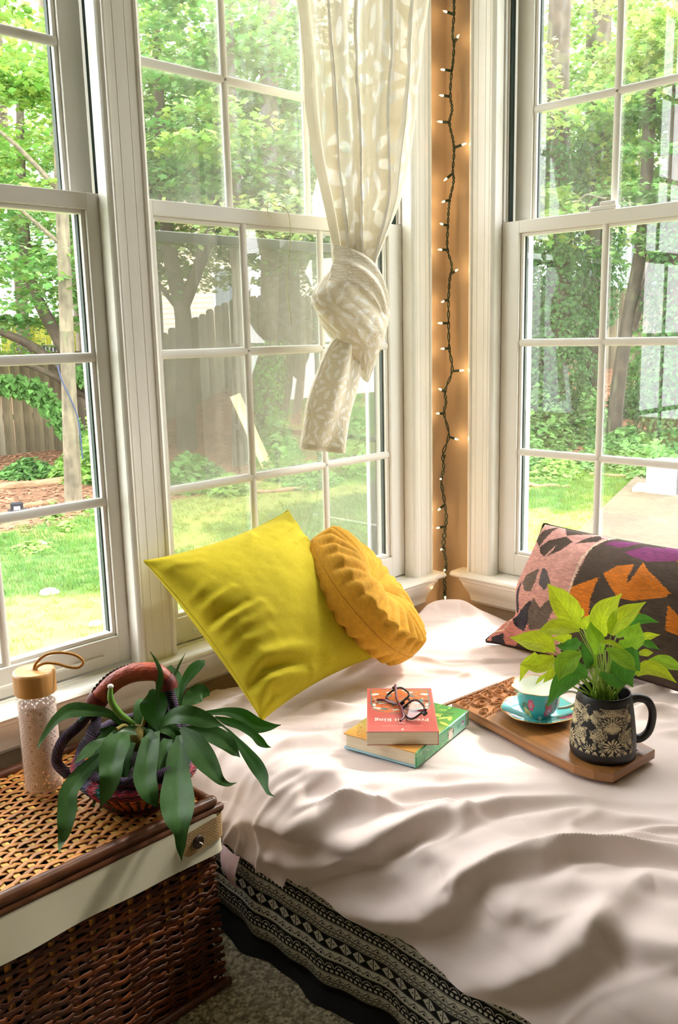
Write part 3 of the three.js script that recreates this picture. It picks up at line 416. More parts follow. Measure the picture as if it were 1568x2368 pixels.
// ------------------------------------------------------------ the bed
{
  const mt = thing('mattress', 'low mattress under the pink sheet, seen only as its shape', 'mattress', [-0.52, 0.0, 1.15]);
  mesh('base', bx(-0.44, 0.44, 0.0, 0.12, -1.0, 1.2, 0.02), M(0x5b4a3a, 0.9), mt); mesh('core', bx(-0.45, 0.45, 0.12, 0.33, -1.03, 1.2, 0.06), M(0xe8e2d8, 0.95), mt);
}
const FOLDS = [   // polylines in (metres from the right wall over the bed, metres from the left wall), height, width on either side
  [[[1.107, .325], [1.037, .486], [.994, .547], [.946, .572], [.907, .614], [.85, .647]], .016, .03, .022],
  [[[1.09, .28], [1.045, .421], [1.025, .553], [1.005, .645], [.962, .702], [.921, .734]], .014, .03, .018],
  [[[1.118, .496], [1.058, .579], [.999, .669], [.962, .702], [.933, .721], [.902, .759], [.833, .787], [.733, .868], [.636, .989]], .019, .034, .016],
  [[[.985, .832], [.955, .856], [.931, .892], [.915, .917], [.900, .925], [.883, .929], [.848, .96], [.787, 1.057], [.6, 1.3]], .022, .04, .014],
  [[[1.128, .61], [1.098, .701], [1.054, .782], [1.013, .827], [.983, .836], [.956, .857]], .020, .035, .03],
  [[[1.137, .85], [1.084, .929], [1.022, .999], [.983, 1.026], [.957, 1.031], [.914, 1.04]], .022, .035, .03],
  [[[.779, .604], [.746, .661], [.723, .717], [.693, .755], [.661, .79]], .010, .02, .01],
  [[[.916, .567], [.848, .617], [.797, .673], [.757, .734]], .010, .024, .012],
  [[[.95, .352], [.905, .372], [.863, .402], [.838, .459]], .012, .02, .018],
  [[[.959, .415], [.933, .465], [.929, .523], [.944, .598]], .012, .03, .02],
  [[[.961, .586], [.941, .623], [.903, .651], [.858, .693], [.79, .745], [.707, .812]], .013, .026, .014],
  [[[.781, .234], [.646, .208], [.513, .187], [.437, .197]], .010, .02, .012],
  [[[.812, .269], [.753, .289], [.713, .357]], .009, .02, .012],
  [[[.399, .777], [.34, .799], [.311, .842]], .012, .018, .014],
  [[[.286, .719], [.237, .749], [.168, .777]], .012, .02, .012],
  [[[.428, .848], [.398, .881], [.3, 1.0]], .012, .018, .014],
  [[[.447, .336], [.418, .384], [.416, .442]], .008, .018, .01],
  [[[.212, .085], [.144, .103], [.09, .143], [.085, .232]], .018, .03, .03],
  [[[.986, 1.041], [.964, 1.043], [.959, 1.071], [.948, 1.135], [.9, 1.3]], .016, .03, .02],
  [[[.977, .72], [.97, .776], [.969, .827]], .008, .02, .02],
  [[[.932, .949], [.92, .993], [.912, 1.038]], .006, .02, .012],
  [[[.912, 1.038], [.861, 1.052], [.849, 1.085], [.8, 1.2]], .010, .03, .02],
  [[[.832, .844], [.775, .892], [.743, .954], [.694, 1.015]], .010, .03, .02],
  [[[.988, .898], [.983, .941], [.981, .993]], .008, .02, .02],
  [[[1.123, .389], [1.092, .493], [1.053, .578]], .012, .028, .02],
  [[[.60, .13], [.45, .12], [.33, .14]], .010, .025, .02], [[[.3, .3], [.24, .36], [.2, .46]], .006, .03, .02], [[[.98, .2], [.9, .16], [.8, .15]], .012, .03, .02],
];
const QUIET = [[-0.79, 0.525, 0.16], [-0.62, 0.72, 0.22], [-0.6, 0.86, 0.19], [-0.56, 0.58, 0.19], [-0.18, 0.6, 0.12], [-0.72, 0.2, 0.1]];   // x, z, radius where things press the cloth flat
function foldAt(s, z) {
  let h = 0;
  for (const [P, A, wa, wb] of FOLDS) {
    let best = 1e9, sg = 1, along = 0;
    for (let i = 0; i < P.length - 1; i++) {
      const dx = P[i + 1][0] - P[i][0], dz = P[i + 1][1] - P[i][1], l2 = dx * dx + dz * dz, t0 = ((s - P[i][0]) * dx + (z - P[i][1]) * dz) / l2, t = clamp(t0), ex = s - P[i][0] - t * dx, ez = z - P[i][1] - t * dz, d = ex * ex + ez * ez;
      if (d < best) { best = d; sg = (dx * (z - P[i][1]) - dz * (s - P[i][0])) > 0 ? 1 : -1; along = (i + t) / (P.length - 1); }
    }
    best = Math.sqrt(best); if (best > 0.14) continue;
    const w = max(0.0115, (sg > 0 ? wa : wb) * 0.72 * (0.75 + 0.5 * vnoise(along * 5, A * 900, 0, 0, 2))), end = sm(-0.05, 0.3, along) * sm(1.05, 0.7, along);
    h += A * (0.25 + 0.75 * end) * (Math.exp(-(best * best) / (w * w)) - 0.28 * Math.exp(-((best - 2 * w) ** 2) / (w * w)) * (sg < 0 ? 1 : 0.3));
  }
  return h;
}
function sheetPoint(s, z) {
  let x, y, nx, ny; const L = 0.145;
  if (s < 0.90) { x = -0.03 - s; y = 0.362; nx = 0; ny = 1; } else if (s < 0.90 + L) { const a = (s - 0.90) / L * PI / 2; x = -0.93 - 0.115 * sin(a); y = 0.272 + 0.09 * cos(a); nx = -sin(a); ny = cos(a); } else { const t = s - 0.90 - L; x = -1.045 - 0.015 * min(1, t / 0.09); y = 0.272 - t; nx = -1; ny = 0.08; }
  let q = 1, h2 = 0; for (const [qx, qz, r] of QUIET) q *= sm(r * 0.55, r * 1.15, hyp(x - qx, z - qz));
  const side = sm(0.93, 1.0, s), h = foldAt(s, z) * mix(0.15, 1, q) + (0.004 + 0.006 * side) * (fbm(s * 9 + z * 5, z * 6 - s * 3, 3, 0, 4) - 0.5) * 2 + 0.0022 * (fbm(s * 30 + z * 18, z * 20 - s * 9, 2, 0, 9) - 0.5) * q;
  { const a = (z - s) * 0.707, b = (z + s) * 0.707, wp = 0.25 * (fbm(a * 3 + 5, b * 3, 2, 0, 12) - 0.5), n1 = fbm(a * 2.6 + wp * 3, b * 13 + wp * 9, 2, 0, 21), n2 = fbm(a * 6 + 3 - wp * 4, b * 19 + wp * 12, 2, 0, 33), m = sm(0.42, 0.62, fbm(a * 3 + 8, b * 4 + 2, 2, 0, 41)), r1 = Math.exp(-(((n1 - 0.5) / 0.05) ** 2)), r2 = Math.exp(-(((n2 - 0.5) / 0.09) ** 2)); h2 = (0.0085 * r1 * (0.35 + 0.65 * m) + 0.0038 * r2 * m) * mix(0.06, 1, q) * sm(0.02, 0.2, s); }
  y += ny * (h + h2); x += nx * (h + h2);
  const hump = Math.exp(-((s - 0.12) ** 2 + (z - 0.12) ** 2) / 0.012) * 0.03 + Math.exp(-((s - 0.33) ** 2 / 0.02 + (z - 0.06) ** 2 / 0.003)) * 0.012; y += hump * ny;
  const back = sm(0.085, 0.05, z + 0.012 * sin(s * 23) + 0.02 * sm(0.5, 1.0, s)); y -= back * 0.07; 
  const wallB = sm(0.06, 0.0, s); y -= wallB * 0.05;
  return [x, y, z];
}
const S_END = (z) => 0.004 * sin(z * 31) + 0.02 * sm(0.478, 0.470, z) * sm(0.30, 0.36, z);
const linen = rep(gray(256, 256, (u, v) => 0.5 + 0.2 * (sin(u * 2 * PI * 64) * 0.5 + sin(v * 2 * PI * 64) * 0.5) * 0.5 + 0.3 * (fbm(u * 60, v * 60, 2, 60, 3) - 0.5)), 12, 12);
const M_SHEET = MP(0xf1dfd8, 0.82, { side: THREE.DoubleSide, bumpMap: linen, bumpScale: 0.0001, sheen: 0.25, sheenRoughness: 0.6, sheenColor: new THREE.Color(0xffeee8) });
const bedSheet = thing('bed_sheet', 'pale pink cotton sheet rumpled over the low bed', 'bed sheet');
mesh('drape', sheet(300, 420, (u, v) => { const z = 0.035 + v * 1.62; return sheetPoint(u * 1.125 + S_END(z) * sm(0.93, 1, u), z); }), M_SHEET, bedSheet);
{
  const flap = mesh('turned_corner', sheet(14, 16, (u, v) => { const w = mix(0.052, 0.036, v), z0 = 0.327 + v * 0.012; return [-1.062 - 0.012 * sin(v * PI * 0.8) - 0.006 * sin(u * PI) - 0.004 * v, 0.185 - v * 0.048 + 0.004 * sin(u * 5) - 0.010 * u * v, z0 - w * 0.4 + u * w]; }), MP(0xeecfd0, 0.8, { side: THREE.DoubleSide, bumpMap: linen, bumpScale: 0.0003 }), bedSheet); flap.userData.label = 'small turned out corner of the hem';
}
// printed skirt
const skirtTex = canvasTex(1024, 1024, (c, w, h) => {
  c.fillStyle = '#14130f'; c.fillRect(0, 0, w, h);
  const U = w / 8, W = '#d9d5c4', K = '#14130f', px = h / 0.2; let y = 0.002 * px;
  const rect = (a, b, col_) => { c.fillStyle = col_; c.fillRect(0, a, w, b); };
  const tri = (p) => { c.beginPath(); c.moveTo(...p[0]); for (const q of p.slice(1)) c.lineTo(...q); c.closePath(); c.fill(); };
  const bow = (hh) => { rect(y, hh, K); for (let i = -1; i < 9; i++) { const x = i * U; c.fillStyle = W; tri([[x + 0.03 * U, y + 0.05 * hh], [x + 0.03 * U, y + 0.95 * hh], [x + 0.47 * U, y + 0.5 * hh]]); tri([[x + 0.97 * U, y + 0.05 * hh], [x + 0.97 * U, y + 0.95 * hh], [x + 0.53 * U, y + 0.5 * hh]]); c.fillStyle = K; c.beginPath(); c.arc(x + 0.15 * U, y + 0.5 * hh, 0.05 * U, 0, 7); c.arc(x + 0.85 * U, y + 0.5 * hh, 0.05 * U, 0, 7); c.fill(); c.strokeStyle = K; c.lineWidth = 5; c.beginPath(); c.moveTo(x, y); c.lineTo(x, y + hh); c.stroke(); } y += hh; };
  const zig = (hh, n, fringe) => { rect(y, hh, W); rect(y + 2, 5, K); rect(y + hh - 7, 5, K); c.strokeStyle = K; c.lineWidth = 6; c.beginPath(); const m = n * 8; for (let i = 0; i <= m * 2; i++) c.lineTo(i * w / (2 * m), i % 2 ? y + hh * 0.3 : y + hh * 0.72); c.stroke(); c.fillStyle = K; for (let i = 0; i < m; i++) tri([[(i + 0.32) * w / m, y + hh * 0.72], [(i + 0.5) * w / m, y + hh * 0.46], [(i + 0.68) * w / m, y + hh * 0.72]]); if (fringe) for (let i = 0; i < w; i += 11) { c.fillStyle = K; c.fillRect(i, y + hh * 0.78, 4, hh * 0.22); } y += hh; };
  const scal = (hh) => { rect(y, hh, K); const n = 8 * 1.5; for (let i = 0; i < n; i++) { const x = (i + 0.5) * w / n, r = w / n / 2; c.strokeStyle = W; c.lineWidth = 7; c.beginPath(); c.arc(x, y + hh * 0.5, r * 0.86, PI, 2 * PI); c.stroke(); c.fillStyle = W; c.beginPath(); c.arc(x, y + hh * 0.5, r * 0.45, PI, 2 * PI); c.fill(); c.fillStyle = '#d9d5c4'; for (const o of [-0.5, 0.5]) { c.beginPath(); c.arc(x + o * r, y + hh * 0.74, r * 0.34, 0, 7); c.fill(); } } rect(y + hh - 5, 5, W); y += hh; };
  const set = () => { bow(0.023 * px); zig(0.0185 * px, 1.5, false); scal(0.023 * px); zig(0.0175 * px, 1.5, true); zig(0.009 * px, 3, false); };
  set(); set();
});
const bedSkirt = thing('bed_skirt', 'black and white geometric printed cloth hanging round the bed side', 'bed skirt');
{
  const M_SK = M(0xffffff, 0.92, { map: skirtTex, side: THREE.DoubleSide, bumpMap: linen, bumpScale: 0.0004 });
  const wob = (z, d) => (0.008 * sin(z * 15 + 1) + 0.010 * sin(z * 33 + 2.2 * sin(z * 4)) + 0.006 * sin(z * 71)) * d * 0.5 + 0.012 * d * d * (vnoise(z * 7, 3) - 0.3);
  const g = sheet(300, 26, (u, v) => { const z = -0.0 + u * 1.75, y = 0.205 - v * 0.205, d = v; return [-1.038 - wob(z, d) - 0.012 * Math.exp(-((v - 0.75) ** 2) / 0.02) * vnoise(z * 3, 9), y + 0.003 * d * sin(z * 21) + 0.004, z]; });
  const uv = g.attributes.uv; for (let i = 0; i < uv.count; i++) uv.setXY(i, uv.getX(i) * 1.75 / 0.24, 1 - (uv.getY(i) * 0.205 + -0.002) / 0.2 * 0.99); mesh('printed_panel', g, M_SK, bedSkirt);
  mesh('black_hem', sheet(300, 8, (u, v) => { const z = u * 1.75, w = wob(z, 1); return [-1.037 - w - v * (0.012 + 0.022 * vnoise(z * 6, 1) + 0.006 * sin(z * 25)), 0.009 * (1 - v) * (1 + 0.6 * sin(z * 21 + v * 3)) + 0.002, z]; }), M(0x0c0b0a, 0.95, { side: THREE.DoubleSide }), bedSkirt).userData.label = 'plain black hem pooling on the carpet';
}
// ------------------------------------------------------------ wicker hamper
const reedTex = (a, b, s) => tex(256, 32, (u, v) => { const n = fbm(u * 8, v * 10, 4, 0, s), k = 0.6 + 0.75 * n, l = fbm(u * 3, v * 22, 3, 0, s + 9) - 0.5; return [mix(a[0], b[0], n) * k + 50 * l, mix(a[1], b[1], n) * k + 40 * l, mix(a[2], b[2], n) * k + 25 * l]; });
const REED = [[[214, 150, 74], [176, 108, 46]], [[196, 130, 62], [150, 88, 38]], [[226, 176, 104], [190, 124, 62]], [[160, 98, 48], [120, 66, 28]]].map(([a, b], i) => M(0xffffff, 0.5, { map: reedTex(a, b, i * 5 + 3) }));
const REED_F_SHADED = [0x9a7850, 0x7e6040, 0x644a30].map((c, i) => M(c, 0.55, { map: REED[i].map }));  // lid reeds again, browner and with the shade of the front tinted in
const STAKE = M(0xead8a0, 0.6, { map: reedTex([232, 208, 148], [206, 170, 104], 44) }), STAKE_F_SHADED = M(0xc09860, 0.6, { map: STAKE.map }), CANE = M(0xffffff, 0.32, { map: rep(reedTex([112, 66, 34], [70, 38, 20], 61), 1, 3) });  // front stakes: lid stakes with shade put into the tint
function ribbon(len, w, t, amp, pitch, ph, jit, seed) {   // flat reed along x, weaving in y
  const n = Math.round(len / pitch * 4), R = rng(seed), o = Array.from({ length: n + 1 }, () => (R() - 0.5) * jit);
  return sheet(6, n, (u, v) => { const a = u * 2 * PI, x = v * len, k = v * n, i = Math.floor(k), d = mix(o[i], o[min(n, i + 1)], k - i); return [x, amp * cos(PI * x / pitch + ph) + t * sin(a) * (1 + 0), w * cos(a) + d]; }, true);
}
const hamper = thing('wicker_hamper', 'brown woven wicker hamper with a lid, left of the bed', 'hamper', [-1.155, 0, 0.41]);
{
  const R = rng(12), LX = 0.80, DZ = 0.355, TOP = 0.352, P = 0.0265;
  mesh('body_shade_core', bx(-LX - 0.02, -0.008, 0.004, 0.332, -DZ + 0.012, -0.010, 0.004), M(0x1c120a, 0.95), hamper);  // dark box added so the weave gaps read as shaded interior
  mesh('lid_shade_core', bx(-LX, -0.012, 0.334, 0.344, -DZ + 0.012, -0.012, 0.002), M(0x20160e, 0.95), hamper);  // dark slab added as shade behind the lid reeds
  const lidG = [0, 1, 2, 3].map((i) => ribbon(LX, 0.0051, 0.0009, 0.0030, P, (i & 1) * PI, 0.006, 30 + i)), n = 32;
  for (let i = 0; i < n; i++) { const o = mesh('lid_reed', lidG[(i & 1) + 2 * Math.floor(R() * 2)], REED[Math.floor(R() * R() * 4)], hamper); o.position.set(-LX, TOP - 0.003, -DZ + 0.018 + i * (DZ - 0.035) / (n - 1)); o.rotation.y = (R() - 0.5) * 0.006; }
  const stG = bx(-0.005, 0.005, -0.0012, 0.0012, -DZ + 0.012, -0.012, 0.0008);
  for (let i = 0; i * P < LX; i++) { const o = mesh('lid_stake', stG, STAKE, hamper); o.position.set(-LX + i * P + 0.0, TOP - 0.003, 0); }
  const PF = 0.0335, fG = [0, 1, 2, 3].map((i) => ribbon(LX, 0.0041, 0.0010, 0.0024, PF, (i & 1) * PI, 0.006, 50 + i)), sG = [0, 1].map((i) => ribbon(DZ - 0.02, 0.0041, 0.0010, 0.0024, PF, i * PI, 0.006, 60 + i)), m = 42;
  for (let i = 0; i < m; i++) {
    const y = 0.012 + i * 0.0077, fl = 0.008 * (1 - y / 0.33);
    const o = mesh('front_reed', fG[(i & 1) + 2 * Math.floor(R() * 2)], REED_F_SHADED[Math.floor(R() * 3)], hamper); o.rotation.x = PI / 2; o.position.set(-LX + fl, y, -0.006 + fl); o.rotation.z = (R() - 0.5) * 0.005;
    const q = mesh('side_reed', sG[i & 1], REED_F_SHADED[Math.floor(R() * 3)], hamper); q.rotation.set(PI / 2, 0, -PI / 2, 'ZXY'); q.rotation.set(0, 0, 0); q.quaternion.setFromRotationMatrix(new THREE.Matrix4().makeBasis(V(0, 0, -1), V(1, 0, 0), V(0, -1, 0))); q.position.set(-0.006 + fl, y, -0.012 + fl);
  }
  const fs = bx(-0.0055, 0.0055, 0.004, 0.335, -0.0013, 0.0013, 0.0008);
  for (let i = 0; i * PF < LX - 0.01; i++) { const o = mesh('front_stake', fs, STAKE_F_SHADED, hamper); o.position.set(-LX + i * PF, 0, -0.0048); }
  for (let i = 1; i * PF < DZ; i++) { const o = mesh('side_stake', fs, STAKE_F_SHADED, hamper); o.rotation.y = PI / 2; o.position.set(-0.0062, 0, -i * PF); }
  const cane = (a, b, r) => taper([a, [mix(a[0], b[0], 0.5) , mix(a[1], b[1], 0.5) + 0.001, mix(a[2], b[2], 0.5)], b], [r * 0.96, r, r * 0.94], 14, 10);
  const capped = (a, b, r) => { const e = new THREE.SphereGeometry(r * 0.95, 10, 6); return [cane(a, b, r), place(e, a), place(e, b)]; };
  mesh('rim_cane', capped([-LX - 0.02, TOP, 0.004], [-0.004, TOP, 0.004], 0.0105), CANE, hamper); mesh('rim_cane', capped([-LX - 0.02, 0.337, 0.006], [0.010, 0.337, 0.006], 0.0085), CANE, hamper);
  mesh('rim_cane', capped([-0.004, TOP - 0.004, -DZ + 0.01], [-0.004, TOP - 0.004, -0.012], 0.0105), CANE, hamper); mesh('rim_cane', capped([-LX, TOP, -DZ + 0.006], [-0.01, TOP, -DZ + 0.006], 0.0095), CANE, hamper); mesh('base_cane', capped([-LX - 0.02, 0.008, 0.008], [0.008, 0.008, 0.008], 0.008), CANE, hamper);
}
const M_LINER = MP(0xe2dcc2, 0.9, { side: THREE.DoubleSide, bumpMap: linen, bumpScale: 0.0003 });
{
  const liner = thing('hamper_liner', 'cream cotton liner folded over the hamper rim', 'liner', [-1.155, 0, 0.41]);
  const path = (q) => { const l = 0.80, r = 0.012; if (q < l) return [-0.80 + q - r + 0.004, 0.013]; const a = (q - l) / (r * PI / 2); if (a < 1) return [-r + 0.004 + (r + 0.003) * sin(a * PI / 2), 0.013 - r + r * cos(a * PI / 2)]; return [0.007, 0.001 - (q - l - r * PI / 2)]; };
  mesh('band', sheet(190, 14, (u, v) => { const q = u * 1.15, p = path(q), k = sin(q * 17) * 0.5 + sin(q * 41 + 1) * 0.3, w = 0.0025 * k * v; return [p[0] + (q > 0.81 ? w : 0) + (q > 0.79 && q < 0.84 ? 0.004 * v : 0), 0.338 - v * (0.076 + 0.002 * sin(q * 9) + 0.001 * sin(q * 31)), p[1] + (q < 0.81 ? w : 0)]; }), M_LINER, liner);
  const burlap = tex(128, 128, (u, v) => { const a = abs(sin(u * PI * 16)), b = abs(sin(v * PI * 16)), over = (Math.floor(u * 16) + Math.floor(v * 16)) & 1, k = 0.86 + 0.16 * (over ? 1 : 0) * (0.8 + 0.2 * a * b) + 0.3 * (fbm(u * 30, v * 30, 2, 0, 3) - 0.5); return [176 * k, 144 * k, 96 * k]; });
  const strap = mesh('burlap_tab', sheet(40, 8, (u, v) => { const q = 0.732 + u * 0.125, p = path(q), lift = 0.004 + 0.008 * sm(0.6, 0.9, u), r = sm(0, 0.14, u), hh = 0.021 * Math.sqrt(max(0.05, 1 - (1 - r) * (1 - r) * 0.7)); return [p[0] + (q > 0.805 ? lift : 0.3 * lift), 0.302 + u * 0.012 + (v - 0.5) * 2 * hh, p[1] + (q < 0.815 ? lift : 0)]; }), M(0xffffff, 0.95, { map: rep(burlap, 3, 1), side: THREE.DoubleSide, bumpMap: rep(burlap, 3, 1), bumpScale: 0.001 }), liner); strap.userData.label = 'brown burlap tab with a button';
  const b = mesh('button', place(lathe([[0, 0.004], [0.004, 0.003], [0.006, 0.0045], [0.0105, 0.004], [0.0115, 0.002], [0.0105, 0], [0, 0]], 28), [-0.046, 0.303, 0.0185], PI / 2), M(0x2e2118, 0.35), liner); b.userData.label = 'dark round button';
  mesh('thread', tube([[-0.046, 0.303, 0.023], [-0.043, 0.3015, 0.026], [-0.042, 0.298, 0.025]], 0.0013, 8, 5), M(0xeee0cc, 0.8), liner);
  mesh('loose_thread', tube([[0.012, 0.335, 0.0], [0.02, 0.338, 0.0], [0.034, 0.332, -0.004]], 0.0006, 10, 4), M(0xe8e4da, 0.8), liner);
}
// ------------------------------------------------------------ cushions
function quadCushion(C, H, sag, wrinkle, nseg, ear = 0) {          // corners C: top left, top right, bottom right, bottom left, seen from the front; returns front and back as one skin
  const [A, B, Cc, D] = C.map((p) => V(...p)), N = B.clone().sub(A).cross(D.clone().sub(A)).normalize().multiplyScalar(-1);
  const P = (a, b) => { const a2 = a * (1 - sag * (1 - b * b) * a * a), b2 = b * (1 - sag * (1 - a * a) * b * b), u = (a2 + 1) / 2 + ear * max(0, -a) ** 3 * Math.exp(-(((b - 0.52) / 0.3) ** 2)), v = (b2 + 1) / 2; return A.clone().multiplyScalar((1 - u) * (1 - v)).addScaledVector(B, u * (1 - v)).addScaledVector(Cc, u * v).addScaledVector(D, (1 - u) * v); };
  const side = (sgn) => sheet(nseg, nseg, (u, v) => { const e = (t) => { const k = t * 2 - 1; return Math.sign(k) * (1 - Math.pow(1 - abs(k), 1.25)); }, a = e(u), b = e(v), p = P(a, b), m = max(0, (1 - a * a) * (1 - b * b)), h = H * Math.pow(m, 0.5) + (sgn > 0 ? wrinkle((a + 1) / 2, (b + 1) / 2) * Math.pow(m, 0.25) : 0); p.addScaledVector(N, sgn * h); return [p.x, p.y, p.z]; });
  const f = side(1), b = side(-1); const ix = b.index.array; for (let i = 0; i < ix.length; i += 3) { const t = ix[i]; ix[i] = ix[i + 1]; ix[i + 1] = t; } b.computeVertexNormals();
  for (const g of [f, b]) { const uv = g.attributes.uv, e = (t) => { const k = t * 2 - 1; return (Math.sign(k) * (1 - Math.pow(1 - abs(k), 1.25)) + 1) / 2; }; for (let i = 0; i < uv.count; i++) uv.setXY(i, e(uv.getX(i)), 1 - e(uv.getY(i))); }
  return { f, b, P, N };
}
const ridge = (P, A, wa, wb) => (u, v) => { let best = 1e9, sg = 1, al = 0; for (let i = 0; i < P.length - 1; i++) { const dx = P[i + 1][0] - P[i][0], dy = P[i + 1][1] - P[i][1], t = clamp(((u - P[i][0]) * dx + (v - P[i][1]) * dy) / (dx * dx + dy * dy)), ex = u - P[i][0] - t * dx, ey = v - P[i][1] - t * dy, d = ex * ex + ey * ey; if (d < best) { best = d; sg = dx * ey - dy * ex > 0 ? 1 : -1; al = (i + t) / (P.length - 1); } } const w = sg > 0 ? wa : wb; return A * Math.exp(-best / (w * w)) * (0.3 + 0.7 * sm(1.05, 0.4, al)); };
{
  const rs = [
    ridge([[0.0, 0.90], [0.08, 0.845], [0.2, 0.865], [0.34, 0.93]], 0.018, 0.05, 0.03), ridge([[0.0, 0.835], [0.118, 0.785], [0.24, 0.81], [0.36, 0.86]], -0.016, 0.03, 0.03), ridge([[0.0, 0.77], [0.14, 0.72], [0.3, 0.75], [0.42, 0.8]], 0.012, 0.05, 0.04), ridge([[0.02, 0.96], [0.1, 0.925], [0.2, 0.95]], -0.008, 0.02, 0.02),
    ridge([[-0.02, 0.50], [0.1, 0.47], [0.3, 0.46]], 0.012, 0.03, 0.02), ridge([[-0.02, 0.46], [0.1, 0.435], [0.24, 0.43]], -0.009, 0.02, 0.02), ridge([[-0.02, 0.57], [0.12, 0.53], [0.3, 0.53]], 0.009, 0.03, 0.03), ridge([[-0.02, 0.38], [0.1, 0.35], [0.22, 0.33]], 0.009, 0.03, 0.02), ridge([[-0.02, 0.65], [0.1, 0.61], [0.25, 0.62]], 0.008, 0.03, 0.03), ridge([[-0.02, 0.30], [0.06, 0.28], [0.16, 0.24]], 0.006, 0.025, 0.02),
    ridge([[1, 0.02], [0.85, 0.06], [0.72, 0.06]], 0.008, 0.03, 0.03), ridge([[0.98, 0.1], [0.84, 0.11], [0.7, 0.14]], 0.007, 0.025, 0.025), ridge([[1, 0.22], [0.9, 0.2], [0.8, 0.22]], 0.007, 0.025, 0.02), ridge([[1, 0.30], [0.9, 0.285], [0.82, 0.31]], -0.006, 0.02, 0.02), ridge([[0.62, 0.0], [0.58, 0.08], [0.5, 0.12]], 0.006, 0.03, 0.02), ridge([[0.0, 0.1], [0.08, 0.08], [0.2, 0.12]], 0.008, 0.03, 0.03), ridge([[0.02, 0.0], [0.1, 0.04], [0.24, 0.06]], 0.006, 0.03, 0.02), ridge([[0.5, 1.0], [0.52, 0.9], [0.48, 0.8]], 0.006, 0.03, 0.03), ridge([[0.36, 1.0], [0.38, 0.92], [0.36, 0.85]], 0.007, 0.03, 0.02)];
  const c = quadCushion([[-1.035, 0.682, 0.062], [-0.648, 0.722, 0.058], [-0.548, 0.405, 0.262], [-0.932, 0.378, 0.278]], 0.080, 0.085, (u, v) => { let h = 0; for (const r of rs) h += r(u, v); return h * 1.15 + 0.005 * (fbm(u * 7, v * 7, 3, 0, 6) - 0.5); }, 120);
  const velvet = gray(256, 256, (u, v) => 0.5 + 0.5 * (fbm(u * 80, v * 80, 2, 80, 3) - 0.5));
  const m = MP(0xffffff, 0.9, { map: tex(256, 256, (u, v) => { const n = fbm(u * 6, v * 6, 4, 6, 8), f = fbm(u * 90, v * 90, 2, 90, 2), k = 0.92 + 0.1 * (n - 0.5) + 0.06 * (f - 0.5); return [206 * k, 188 * k, 16 * k]; }), bumpMap: rep(velvet, 3, 3), bumpScale: 0.00025, sheen: 0.7, sheenRoughness: 0.45, sheenColor: new THREE.Color(0xe8dc40) });
  const t = thing('square_cushion', 'large chartreuse yellow velvet cushion leaning against the middle window', 'cushion');
  mesh('cover', [c.f, c.b], m, t);
  const pts = []; for (let k = 0; k < 4; k++) for (let i = 0; i < 24; i++) { const s = -1 + 2 * i / 24, q = [[s, -1], [1, s], [-s, 1], [-1, -s]][k]; pts.push(c.P(q[0], q[1])); }
  mesh('seam', tube(pts, 0.0011, 280, 6, true), M(0xc4b418, 0.9), t);
}
